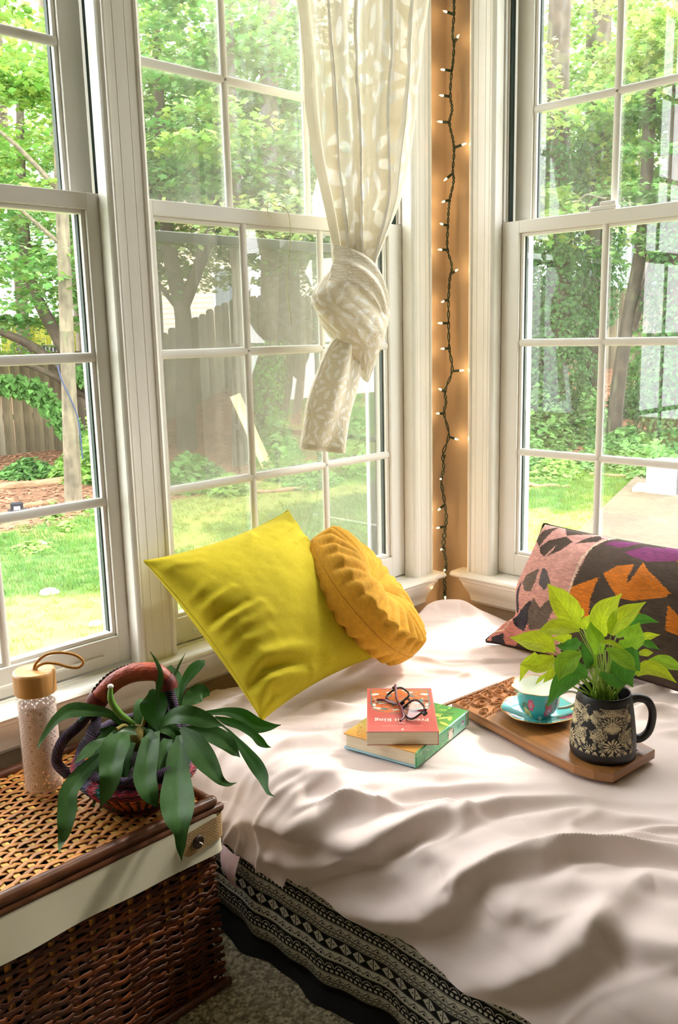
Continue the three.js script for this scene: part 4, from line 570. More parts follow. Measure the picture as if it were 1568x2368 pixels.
{   // round pleated cushion
  const t = thing('round_cushion', 'mustard round tufted cushion with a gathered rim leaning on the yellow one', 'cushion', [-0.556, 0.532, 0.203]);
  t.quaternion.setFromUnitVectors(V(0, 1, 0), V(0.50, 0.64, 0.585).normalize());
  const R0 = 0.172, T = 0.052, R = rng(9), F = Array.from({ length: 26 }, (_, i) => [(i + 0.3 * (R() - 0.5)) / 26 * 2 * PI, 0.6 + 0.8 * R(), R()]);
  const pleat = (th) => { let h = 0; for (const [a, s] of F) { let d = abs(th - a); d = min(d, 2 * PI - d); h -= s * Math.exp(-(d * d) / 0.0032); } return h; };
  const big = (th) => Math.pow(abs(cos(th * 3.5 + 0.4)), 0.7);
  const skin = sheet(260, 72, (u, v) => {
    const th = u * 2 * PI, k = v * 2 - 1;                // v: centre of the back face, rim, centre of the front face
    const q = abs(k), face = sm(0.22, 0.42, q);
    let r, y; if (q < 0.3) { const a = k / 0.3 * PI / 2 * 0.9; r = R0 * (0.93 + 0.07 * cos(a)); y = T * 0.92 * sin(a) / sin(PI / 2 * 0.9); } else { const w = (q - 0.3) / 0.7; r = R0 * 0.942 * (1 - w); y = Math.sign(k) * T * (0.92 + 0.32 * sin(min(1, w * 1.5) * PI * 0.62) - 0.72 * Math.pow(w, 2.2)); }
    const rimW = sm(0.0, 0.25, q) * sm(0.75, 0.32, q), pl = pleat(th + 0.12 * k), bg = big(th);
    y += Math.sign(k) * (0.011 * pl * rimW + 0.012 * (bg - 0.6) * sm(0.35, 0.6, q) * sm(1.0, 0.7, q)); r *= 1 + 0.028 * pl * sm(0.0, 0.22, q) * sm(0.6, 0.25, q) + 0.018 * (fbm(th * 2.2, k * 3, 3, 0, 4) - 0.5) + 0.012 * sin(th * 7) * sm(0.4, 0.0, q);
    return [r * cos(th), y, r * sin(th)];
  }, true);
  const m = MP(0xffffff, 0.92, { map: tex(256, 256, (u, v) => { const n = fbm(u * 14, v * 6, 4, 0, 8), f = fbm(u * 160, v * 90, 2, 0, 2), k = 0.9 + 0.16 * (n - 0.5) + 0.14 * (f - 0.5); return [228 * k, 168 * k, 44 * k]; }), sheen: 0.6, sheenRoughness: 0.5, sheenColor: new THREE.Color(0xf0c060), bumpMap: gray(256, 256, (u, v) => fbm(u * 200, v * 110, 2, 0, 4)), bumpScale: 0.0008 });
  mesh('cover', skin, m, t); const pts = []; for (let i = 0; i < 90; i++) { const a = i / 90 * 2 * PI; pts.push([R0 * (1 + 0.018 * (fbm(a * 2.2, 0, 3, 0, 4) - 0.5) + 0.012 * sin(a * 7)) * cos(a), 0, R0 * (1 + 0.018 * (fbm(a * 2.2, 0, 3, 0, 4) - 0.5) + 0.012 * sin(a * 7)) * sin(a)]); }
  mesh('rim_seam', tube(pts, 0.0007, 300, 5, true), M(0xa8761c, 0.95), t);
  for (const s of [-1, 1]) mesh('tuft_button', place(new THREE.SphereGeometry(0.014, 16, 10), [0, s * 0.019, 0], 0, 0, 0, [1, 0.5, 1]), M(0xd09a30, 0.9), t);
}
{   // kilim cushion
  const kt = canvasTex(1024, 768, (c, w, h) => {
    const B = '#4a3a30', PK = '#d09a92', PK2 = '#cc8880', G = '#6a5c54', K = '#33303a', O = '#d8791c', PU = '#7c3068', PL = '#40222f', CR = '#c9b594', LINE = '#ddd0b4';
    c.fillStyle = B; c.fillRect(0, 0, w, h);
    // picture of the woven front: x along the long side, y down, drawn in skewed units
    const a = 1478, b = 261, e = -430, f = 820, det = a * f - e * b; c.setTransform(f / det * w * 1.2, -b / det * h, -e / det * w * 1.2, a / det * h, 0, 0); c.translate(-530, -75);
    const poly = (p, col_) => { c.fillStyle = col_; c.beginPath(); p.forEach((q, i) => i ? c.lineTo(...q) : c.moveTo(...q)); c.closePath(); c.fill(); };
    poly([[400, 20], [1045, 165], [900, 300], [715, 720], [560, 1100], [0, 1100], [0, 800]], PK); poly([[60, 700], [330, 700], [560, 900], [500, 1000], [0, 1100]], PK2);
    poly([[500, 60], [560, 75], [500, 130], [460, 150]], B); poly([[470, 190], [540, 135], [650, 100], [580, 190], [520, 265]], B); poly([[690, 100], [760, 90], [930, 130], [920, 155], [730, 185]], B); poly([[525, 270], [600, 225], [730, 195], [780, 245], [700, 310], [585, 355], [540, 320]], B); poly([[860, 215], [935, 165], [965, 200], [935, 235], [800, 260]], B);
    poly([[550, 395], [575, 350], [665, 262], [640, 310]], PK); poly([[400, 520], [430, 470], [545, 435], [520, 520], [480, 590], [420, 580]], G); poly([[545, 540], [575, 430], [610, 455], [640, 540], [590, 590]], '#5a5458'); poly([[270, 640], [330, 560], [400, 500], [350, 590], [300, 700], [270, 700]], K); poly([[300, 760], [330, 690], [470, 650], [500, 690], [410, 850], [330, 810]], K); poly([[430, 720], [500, 630], [540, 700], [640, 640], [650, 700], [560, 830], [450, 840]], G); poly([[640, 640], [660, 580], [725, 640], [690, 700]], G);
    poly([[150, 870], [240, 850], [245, 960], [200, 990], [140, 930]], K); poly([[270, 950], [410, 880], [520, 900], [300, 1000]], B); poly([[40, 960], [60, 860], [130, 810], [110, 880], [100, 980]], '#3a2a2a');
    c.lineWidth = 9; c.strokeStyle = LINE; c.beginPath(); c.moveTo(1050, 160); c.lineTo(935, 250); c.lineTo(850, 370); c.lineTo(715, 720); c.lineTo(560, 1100); c.stroke(); c.beginPath(); c.moveTo(550, 80); c.lineTo(470, 190); c.moveTo(290, 760); c.lineTo(230, 830); c.lineTo(120, 840); c.lineTo(100, 980); c.stroke();
    poly([[985, 250], [1030, 215], [1195, 205], [1130, 260], [1080, 275]], PU); poly([[1110, 310], [1220, 255], [1330, 250], [1340, 195], [1440, 235], [1450, 300], [1390, 355], [1240, 380], [1150, 345]], PU); poly([[1195, 345], [1300, 235], [1240, 300]], B); poly([[1390, 360], [1460, 300], [1485, 335], [1440, 355]], O);
    poly([[980, 480], [1060, 420], [1165, 405], [1120, 520], [1215, 385], [1240, 440], [1290, 500], [1345, 570], [1310, 600], [1130, 640], [1055, 630], [1010, 545]], O); poly([[1115, 540], [1130, 480], [1190, 375], [1215, 390], [1150, 500]], B); poly([[750, 640], [780, 570], [955, 500], [890, 640], [855, 790], [800, 720]], O); poly([[1320, 640], [1410, 750], [1350, 810], [1280, 790]], O); poly([[920, 1090], [960, 1010], [1010, 960], [990, 1080], [930, 1180]], O); poly([[1110, 680], [1180, 650], [1150, 740]], O);
    poly([[1568, 440], [1700, 300], [2300, 300], [2300, 1700], [1200, 1700], [1330, 1170], [1440, 740]], PL); poly([[1440, 760], [1568, 720], [1640, 800], [1568, 930], [1480, 850]], CR); poly([[1370, 1060], [1480, 1020], [1560, 1090], [1540, 1190], [1330, 1290], [1320, 1200]], CR); poly([[1700, 500], [1850, 420], [1900, 560], [1750, 640]], CR);
    c.lineWidth = 14; c.strokeStyle = '#b9ab8c'; c.beginPath(); c.moveTo(1640, 330); c.lineTo(1568, 430); c.lineTo(1430, 740); c.lineTo(1320, 1170); c.lineTo(1250, 1400); c.stroke();
    c.setTransform(1, 0, 0, 1, 0, 0);
    const im = c.getImageData(0, 0, w, h), src = new Uint8ClampedArray(im.data), R = rng(4), rib = 6; let jit = 0;
    for (let y = 0; y < h; y++) { if (y % rib === 0) jit = Math.round((R() - 0.5) * 7 + 3 * (Math.floor(y / rib) & 1)); const k0 = 0.97 + 0.06 * hash(Math.floor(y / rib), 3, 8); for (let x = 0; x < w; x++) { const o = (y * w + x) * 4, s = (y * w + clamp(x + jit, 0, w - 1)) * 4, k = k0 * (0.86 + 0.28 * fbm(x * 0.05, Math.floor(y / rib) * 3.1, 2, 0, 3)); for (let q = 0; q < 3; q++) im.data[o + q] = src[s + q] * k; } }
    c.putImageData(im, 0, 0);
  });
  const ribs = gray(512, 512, (u, v) => (0.55 + 0.45 * sin(v * 128 * 2 * PI)) * 0.6 + 0.4 * fbm(u * 90, v * 128, 2, 0, 3));
  const rs = [ridge([[0.0, 0.86], [0.14, 0.80], [0.26, 0.9]], 0.012, 0.05, 0.03), ridge([[0.0, 0.78], [0.1, 0.72], [0.2, 0.76]], -0.010, 0.04, 0.03), ridge([[0.14, 1.0], [0.16, 0.85], [0.12, 0.7]], -0.008, 0.03, 0.03), ridge([[0.3, 0.0], [0.3, 0.3], [0.28, 0.6]], 0.004, 0.06, 0.06), ridge([[0.62, 0], [0.64, 0.4], [0.62, 0.9]], 0.005, 0.08, 0.06)];
  const c = quadCushion([[-0.092, 0.640, 0.376], [-0.10, 0.632, 0.875], [-0.262, 0.375, 0.845], [-0.262, 0.372, 0.324]], 0.074, 0.05, (u, v) => { let h = 0; for (const r of rs) h += r(u, v); return h + 0.004 * (fbm(u * 7, v * 7, 3, 0, 6) - 0.5); }, 110, 0.075);
  const t = thing('kilim_cushion', 'woven kilim cushion with pink, brown and orange motifs by the right window', 'cushion');
  mesh('cover', [c.f], M(0xffffff, 0.95, { map: kt, bumpMap: ribs, bumpScale: 0.0016 }), t); mesh('back_cover', [c.b], M(0x4e3b34, 0.95, { bumpMap: ribs, bumpScale: 0.0012 }), t);
  const pts = []; for (let k = 0; k < 4; k++) for (let i = 0; i < 24; i++) { const s = -1 + 2 * i / 24, q = [[s, -1], [1, s], [-s, 1], [-1, -s]][k]; pts.push(c.P(q[0], q[1])); } mesh('seam', tube(pts, 0.0028, 280, 6, true), M(0x3a2a28, 0.95), t);
}
// ------------------------------------------------------------ curtain
const lerpT = (T, y) => { for (let i = 0; i < T.length - 1; i++) if (y <= T[i][0] && y >= T[i + 1][0]) return mix(T[i][1], T[i + 1][1], (T[i][0] - y) / (T[i][0] - T[i + 1][0])); return y > T[0][0] ? T[0][1] : T[T.length - 1][1]; };
const smoothT = (T, y) => (lerpT(T, y) * 2 + lerpT(T, y + 0.02) + lerpT(T, y - 0.02)) / 4;
{
  const cut = canvasTex(1024, 1024, (c, w, h) => {       // applique lace: opaque tan-white cloth with cut out petals over a sheer ground; alpha holds the density
    c.clearRect(0, 0, w, h); c.fillStyle = 'rgba(235,227,207,1)'; c.fillRect(0, 0, w, h);
    const hole = (x, y, rx, ry, a) => { c.save(); c.translate(x, y); c.rotate(a); c.globalCompositeOperation = 'destination-out'; c.beginPath(); c.moveTo(-rx, 0); c.bezierCurveTo(-rx * 0.3, -ry * 1.5, rx * 0.6, -ry * 1.3, rx, -ry * 0.25); c.lineTo(rx, ry * 0.25); c.bezierCurveTo(rx * 0.6, ry * 1.3, -rx * 0.3, ry * 1.5, -rx, 0); c.fill(); c.restore(); };
    const S = 256;
    for (let j = -1; j < 5; j++) for (let i = -1; i < 5; i++) { const cx = (i + (j & 1) * 0.5) * S + S / 2, cy = j * S + S / 2; for (let k = 0; k < 8; k++) { const a = k * PI / 4 + 0.2, r = S * (k & 1 ? 0.31 : 0.35); hole(cx + cos(a) * r, cy + sin(a) * r, S * 0.155, S * 0.058, a); } for (let k = 0; k < 4; k++) { const a = k * PI / 2 + PI / 4 + 0.2; hole(cx + cos(a) * S * 0.52, cy + sin(a) * S * 0.52, S * 0.09, S * 0.05, a + PI / 2); } }
    c.globalCompositeOperation = 'destination-over'; c.fillStyle = 'rgba(252,250,244,0.8)'; c.fillRect(0, 0, w, h);
    c.globalCompositeOperation = 'source-over';
  });
  const crinkle = gray(256, 256, (u, v) => 0.6 * fbm(u * 40, v * 12, 4, 0, 3) + 0.4 * fbm(u * 90, v * 90, 2, 90, 6));
  const LACE = MP(0xffffff, 0.85, { map: cut, transparent: true, transmission: 0.3, thickness: 0, side: THREE.DoubleSide, bumpMap: rep(crinkle, 1, 1), bumpScale: 0.002, specularIntensity: 0.2 });
  const HEM = MP(0xf3ead2, 0.9, { transmission: 0.25, thickness: 0, side: THREE.DoubleSide, bumpMap: crinkle, bumpScale: 0.0012, specularIntensity: 0.2 });
  const Lx = [[2.32, -0.63], [1.777, -0.611], [1.663, -0.6], [1.586, -0.593], [1.474, -0.58], [1.385, -0.556], [1.31, -0.532], [1.25, -0.512], [1.2, -0.5]], Rx = [[2.32, -0.15], [1.871, -0.187], [1.743, -0.212], [1.659, -0.23], [1.585, -0.244], [1.507, -0.264], [1.418, -0.29], [1.331, -0.348], [1.277, -0.388], [1.2, -0.43]];
  const t = thing('lace_curtain', 'sheer white cutwork curtain tied in a knot before the middle window', 'curtain');
  const folds = [[0.235, 0.012], [0.40, 0.022], [0.665, 0.02], [0.85, 0.016]];      // narrow doubled pleats
  const pz = (u, y) => { const g = sm(1.9, 1.25, y); let z = 0.088 + (0.010 + 0.012 * g) * sin(u * 21 + 0.6) + 0.004 * sin(u * 47 + y * 3); for (const [c, w] of folds) z += (0.016 + 0.018 * g) * Math.exp(-((u - c) ** 2) / (w * w)); return z + 0.004 * (fbm(u * 9, y * 14, 3, 0, 4) - 0.5) * 2; };
  const panel = (u0, u1, nu, dz = 0) => sheet(nu, 130, (u, v) => { const uu = mix(u0, u1, u), y = 2.32 - v * 1.10; return [mix(smoothT(Lx, y), smoothT(Rx, y), uu) + 0.003 * sin(y * 19 + uu * 9), y, pz(uu, y) + dz]; });
  const uvm = (g, sx, sy, ox = 0) => { const uv = g.attributes.uv; for (let i = 0; i < uv.count; i++) uv.setXY(i, uv.getX(i) * sx + ox, -uv.getY(i) * sy); return g; };
  mesh('upper_drape', uvm(panel(0.09, 1, 190), 1.15, 1.5), LACE, t);
  mesh('side_hem', panel(0.0, 0.12, 26, 0.004), HEM, t).userData.label = 'plain cream side hem';
  for (const [c, w] of folds) mesh('doubled_pleat', sheet(6, 120, (u, v) => { const y = 2.3 - v * 1.05, g = 1 - 0.35 * v, uu = c + (u - 0.5) * w * 1.5 * g + 0.008 * (fbm(v * 12, c * 40, 3, 0, 5) - 0.5); return [mix(smoothT(Lx, y), smoothT(Rx, y), uu) + 0.003 * sin(y * 19 + uu * 9), y, pz(uu, y) + 0.0045]; }), MP(0xfffdf8, 0.85, { transmission: 0.3, thickness: 0, side: THREE.DoubleSide, bumpMap: crinkle, bumpScale: 0.002, specularIntensity: 0.2 }), t);
  // knot: a twisted bulb of cloth with folds that wind down to the right
  const KL = [[1.295, -0.505], [1.27, -0.528], [1.248, -0.548], [1.202, -0.583], [1.177, -0.585], [1.144, -0.566], [1.11, -0.535], [1.077, -0.504], [1.04, -0.472], [1.015, -0.452]], KR = [[1.295, -0.462], [1.27, -0.444], [1.254, -0.414], [1.231, -0.392], [1.196, -0.369], [1.15, -0.355], [1.105, -0.374], [1.078, -0.388], [1.043, -0.406], [1.015, -0.425]];
  const CLOTH = MP(0xffffff, 0.85, { map: rep(cut, 1.3, 0.8), transmission: 0.3, thickness: 0, side: THREE.DoubleSide, bumpMap: crinkle, bumpScale: 0.0025, specularIntensity: 0.25 });
  mesh('knot', sheet(160, 110, (u, v) => {
    const th = u * 2 * PI, y = 1.293 - v * 0.276, l = smoothT(KL, y), r = smoothT(KR, y), cx = (l + r) / 2, w = (r - l) / 2, ph = th - v * 2.3;
    const k = 1 + 0.055 * (abs(sin(ph * 2.5 + 0.8)) - 0.5) + 0.03 * (abs(sin(ph * 6.5 - v * 3)) - 0.5) + 0.05 * (fbm(ph * 1.6, v * 3, 3, 0, 8) - 0.5);
    const slope = -0.030 * cos(th) * sm(0.5, 0.0, v) + 0.02 * cos(th) * sm(0.6, 1, v);
    return [cx - w * k * cos(th), y + slope, 0.098 + min(0.052, w * 0.62) * k * sin(th) ];
  }, true), CLOTH, t);
  mesh('wrap', sheet(22, 60, (u, v) => { const s = v, cx = mix(-0.545, -0.372, s), y = mix(1.263, 1.14, s) - 0.04 * sin(s * PI) * -0.6 + (u - 0.5) * mix(0.075, 0.055, s), b = sin(clamp(s, 0.02, 0.98) * PI); return [cx + (u - 0.5) * 0.02, y, 0.098 + 0.058 * Math.pow(b, 0.55) + 0.006 * sin(u * PI) + 0.003 * sin(u * 14 + s * 4)]; }), CLOTH, t);
  // tail below the knot
  const TL = [[1.12, -0.50], [1.108, -0.522], [1.082, -0.542], [1.026, -0.577], [0.956, -0.607], [0.91, -0.62], [0.85, -0.634]], TR = [[1.12, -0.43], [1.062, -0.432], [1.007, -0.447], [0.941, -0.468], [0.893, -0.486], [0.85, -0.503]];
  const tail = sheet(80, 60, (u, v) => { const th = u * 2 * PI, y = 1.10 - v * (0.245 - 0.012 * cos(th)), l = smoothT(TL, y), r = smoothT(TR, y), w = (r - l) / 2; return [(l + r) / 2 - w * cos(th) * (1 + 0.02 * sin(y * 60)), y, 0.095 + (0.016 + 0.012 * v) * sin(th) * (1 + 0.35 * sin(th * 3 + y * 10)) + 0.006 * sin(cos(th) * 6 + y * 12)]; }, true);
  mesh('tail', uvm(tail, 1.6, 0.9), MP(0xffffff, 0.85, { map: cut, transparent: false, transmission: 0.35, thickness: 0, side: THREE.DoubleSide, bumpMap: crinkle, bumpScale: 0.002, specularIntensity: 0.2 }), t);
  mesh('tail_hem', sheet(60, 4, (u, v) => { const th = u * 2 * PI, y = 0.862 + 0.012 * cos(th) - v * 0.012, l = smoothT(TL, y), r = smoothT(TR, y), w = (r - l) / 2 + 0.001; return [(l + r) / 2 - w * cos(th), y, 0.095 + 0.0285 * sin(th) * (1 + 0.35 * sin(th * 3 + y * 10)) + 0.006 * sin(cos(th) * 6 + y * 12)]; }, true), HEM, t);
  mesh('back_tail', sheet(14, 30, (u, v) => { const y = 1.05 - v * mix(0.155, 0.165, u), l = mix(-0.455, -0.49, v), r = mix(-0.430, -0.452, v); return [mix(l, r, u), y, 0.058 + 0.006 * sin(u * 7)]; }), MP(0xf0dccb, 0.9, { transmission: 0.3, thickness: 0, side: THREE.DoubleSide }), t);
  const rod = thing('curtain_rod', 'thin white rod carrying the lace curtain above the frame', 'rod'); mesh('pole', tube([[-0.98, 2.335, 0.075], [-0.12, 2.335, 0.075]], 0.008, 4, 12), M(0xf2efe8, 0.4), rod); for (const x of [-0.96, -0.14]) mesh('bracket', bx(x - 0.008, x + 0.008, 2.32, 2.35, 0.03, 0.085, 0.003), M(0xf2efe8, 0.4), rod);
  // loose threads on the meeting rails
  tag(mesh('thread', [tube([[-0.64, 1.383, 0.006], [-0.632, 1.394, 0.01], [-0.618, 1.384, 0.02], [-0.607, 1.386, 0.018], [-0.585, 1.374, 0.02], [-0.581, 1.329, 0.022], [-0.592, 1.236, 0.02], [-0.592, 1.18, 0.02], [-0.587, 1.133, 0.022]], 0.0011, 60, 5), tube([[-0.632, 1.394, 0.01], [-0.636, 1.366, 0.012], [-0.628, 1.360, 0.014]], 0.0012, 12, 5), tube([[-0.607, 1.386, 0.018], [-0.598, 1.391, 0.016], [-0.592, 1.384, 0.014]], 0.001, 10, 5)], M(0xe6e4b8, 0.8)), 'pale thread hanging from the middle window meeting rail', 'thread');
  tag(mesh('thread', tube([[-0.014, 1.402, 0.385], [-0.022, 1.40, 0.402], [-0.02, 1.412, 0.425], [-0.02, 1.404, 0.452], [-0.012, 1.398, 0.47]], 0.0016, 30, 5), M(0xf2f0e4, 0.8)), 'short white thread on the right window sash lock', 'thread');
}
// ------------------------------------------------------------ string lights in the corner
{
  const P = (o, y) => { const k = o < 0 ? [1.2, 0.214] : [0.214, 1.2]; return V(-0.034 + o / 1000 * k[0], y / 1000, 0.034 + o / 1000 * k[1]); };
  const W = [[10, 2120], [12, 1977], [13, 1919], [13, 1883], [10, 1833], [13, 1817], [10, 1766], [8, 1753], [5, 1693], [9, 1662], [3, 1633], [11, 1590], [14, 1563], [11, 1512], [13, 1491], [4, 1445], [1, 1420], [-1, 1376], [-2, 1321], [9, 1276], [4, 1245], [1, 1194], [1, 1132], [3, 1065], [10, 1007], [-9, 951], [-6, 921], [-12, 895], [2, 833], [-15, 781], [-13, 742], [-20, 714], [-12, 656], [-5, 605], [-9, 568], [-14, 524], [-5, 467], [-12, 441], [-9, 402], [-12, 372]];
  const t = thing('string_lights', 'green wire fairy lights hanging in the tan corner', 'string lights'), c = curve(W.map((w) => P(...w))), GREEN = M(0x1f3a2a, 0.5);
  for (const k of [0, 1]) { const pts = [], n = 520; for (let i = 0; i <= n; i++) { const u = i / n, p = c.getPoint(u), low = sm(0.45, 0.9, u), r = 0.0020 + 0.0026 * low * vnoise(u * 60, 2), a = u * mix(340, 300, low) + k * PI; pts.push(V(p.x + r * cos(a) * 0.707, p.y, p.z + r * cos(a) * 0.707 + r * 0.5 * sin(a))); } mesh('wire', tube(pts, 0.00165, 1500, 5), GREEN, t); }
  const BL = [[12, 1883, -19, 1892], [14, 1818, 22, 1831], [6, 1754, -26, 1755], [3, 1694, -29, 1694], [3, 1632, -36, 1631], [15, 1570, 48, 1577], [9, 1507, -16, 1487], [4, 1444, -19, 1437], [-2, 1380, -27, 1385], [-3, 1319, -33, 1319], [9, 1259, 22, 1269], [1, 1193, -22, 1185], [1, 1131, -35, 1132], [3, 1065, -25, 1065], [11, 1005, 45, 1008], [-7, 950, -31, 962], [-12, 892, -39, 895], [3, 828, 30, 820], [-12, 772, -4, 778], [-19, 711, -27, 719], [-12, 640, -31, 627], [-12, 579, -39, 579], [-13, 519, -28, 519], [-5, 460, -17, 457], [-9, 390, -12, 376]];
  const GLOW = new THREE.MeshStandardMaterial({ color: 0xffe0b0, emissive: new THREE.Color().setRGB(1, 0.62, 0.26), emissiveIntensity: 4, roughness: 0.2 }), TIP = MP(0xfff0dc, 0.05, { transmission: 0.9, thickness: 0, emissive: new THREE.Color().setRGB(1, 0.7, 0.4), emissiveIntensity: 0.5 });
  BL.forEach(([o, y, o2, y2], i) => {
    const a = P(o, y), b = P(o2, y2); let d = b.clone().sub(a); const toward = d.length() < 0.024 ? V(-0.5, 0, 0.6).normalize().multiplyScalar(0.018 * (i === 18 ? -1 : 1)) : V(0, 0, 0); d.add(toward); const L = max(0.030, d.length()); d.normalize();
    const q = new THREE.Quaternion().setFromUnitVectors(V(0, 1, 0), d), put = (g) => { const m = g.clone(); m.applyQuaternion(q); m.translate(a.x, a.y, a.z); return m; };
    const s = mesh('socket', put(lathe([[0.0001, -0.001], [0.0028, 0], [0.0034, 0.004], [0.0034, L * 0.5], [0.0030, L * 0.5 + 0.0015], [0.0001, L * 0.5 + 0.0015]], 12)), GREEN, t);
    if (i === 18) return;
    mesh('bulb', put(lathe([[0.0001, L * 0.5], [0.0022, L * 0.5 + 0.001], [0.0025, L * 0.62], [0.0022, L * 0.74], [0.0012, L * 0.82], [0.0001, L * 0.85]], 12)), GLOW, s);
    mesh('bulb_tip', put(lathe([[0.0013, L * 0.82], [0.0008, L * 0.92], [0.0001, L * 1.04]], 8)), TIP, s);
    const p = a.clone().addScaledVector(d, L * 0.66), lamp = new THREE.PointLight(new THREE.Color().setRGB(1, 0.62, 0.3), 0.0017, 3, 2); lamp.position.copy(p); lamp.castShadow = i % 9 === 4; lamp.shadow.radius = 0.15; scene.add(lamp);
  });
}
// ------------------------------------------------------------ leaf blades: midrib points in millimetres and half width in tenths of a millimetre
function blade(pts, { fold = 0.25, wave = 0.06, hint = V(-0.5, 0.62, 0.5), nu = 10, nv = 26, seed = 1, roundTip = false, curl = 0 } = {}) {
  const c = curve(pts.map((p) => [p[0] / 1000, p[1] / 1000, p[2] / 1000])), n = pts.length, R = rng(seed), ph = R() * 6, ph2 = R() * 6;
  return sheet(nu, nv, (u, v) => {
    const p = c.getPoint(v), t = c.getTangent(v), q = v * (n - 1), i = min(n - 2, Math.floor(q)), f = q - i;
    const w0 = pts[max(0, i - 1)][3], w1 = pts[i][3], w2 = pts[i + 1][3], w3 = pts[min(n - 1, i + 2)][3], w = max(0.00015, 0.5 * (2 * w1 + (w2 - w0) * f + (2 * w0 - 5 * w1 + 4 * w2 - w3) * f * f + (3 * w1 - w0 - 3 * w2 + w3) * f * f * f) / 10000);
    const s = t.clone().cross(hint).normalize(), nn = s.clone().cross(t).normalize(), k = u * 2 - 1;
    const lift = fold * abs(k) * w - 0.18 * fold * (k * k) * w + wave * w * sin(v * 9 + ph + k * 1.3) * abs(k) + wave * 0.5 * w * sin(v * 21 + ph2) * k * k + curl * w * (k * k - 0.3);
    p.addScaledVector(s, k * w).addScaledVector(nn, lift); return [p.x, p.y, p.z];
  });
}
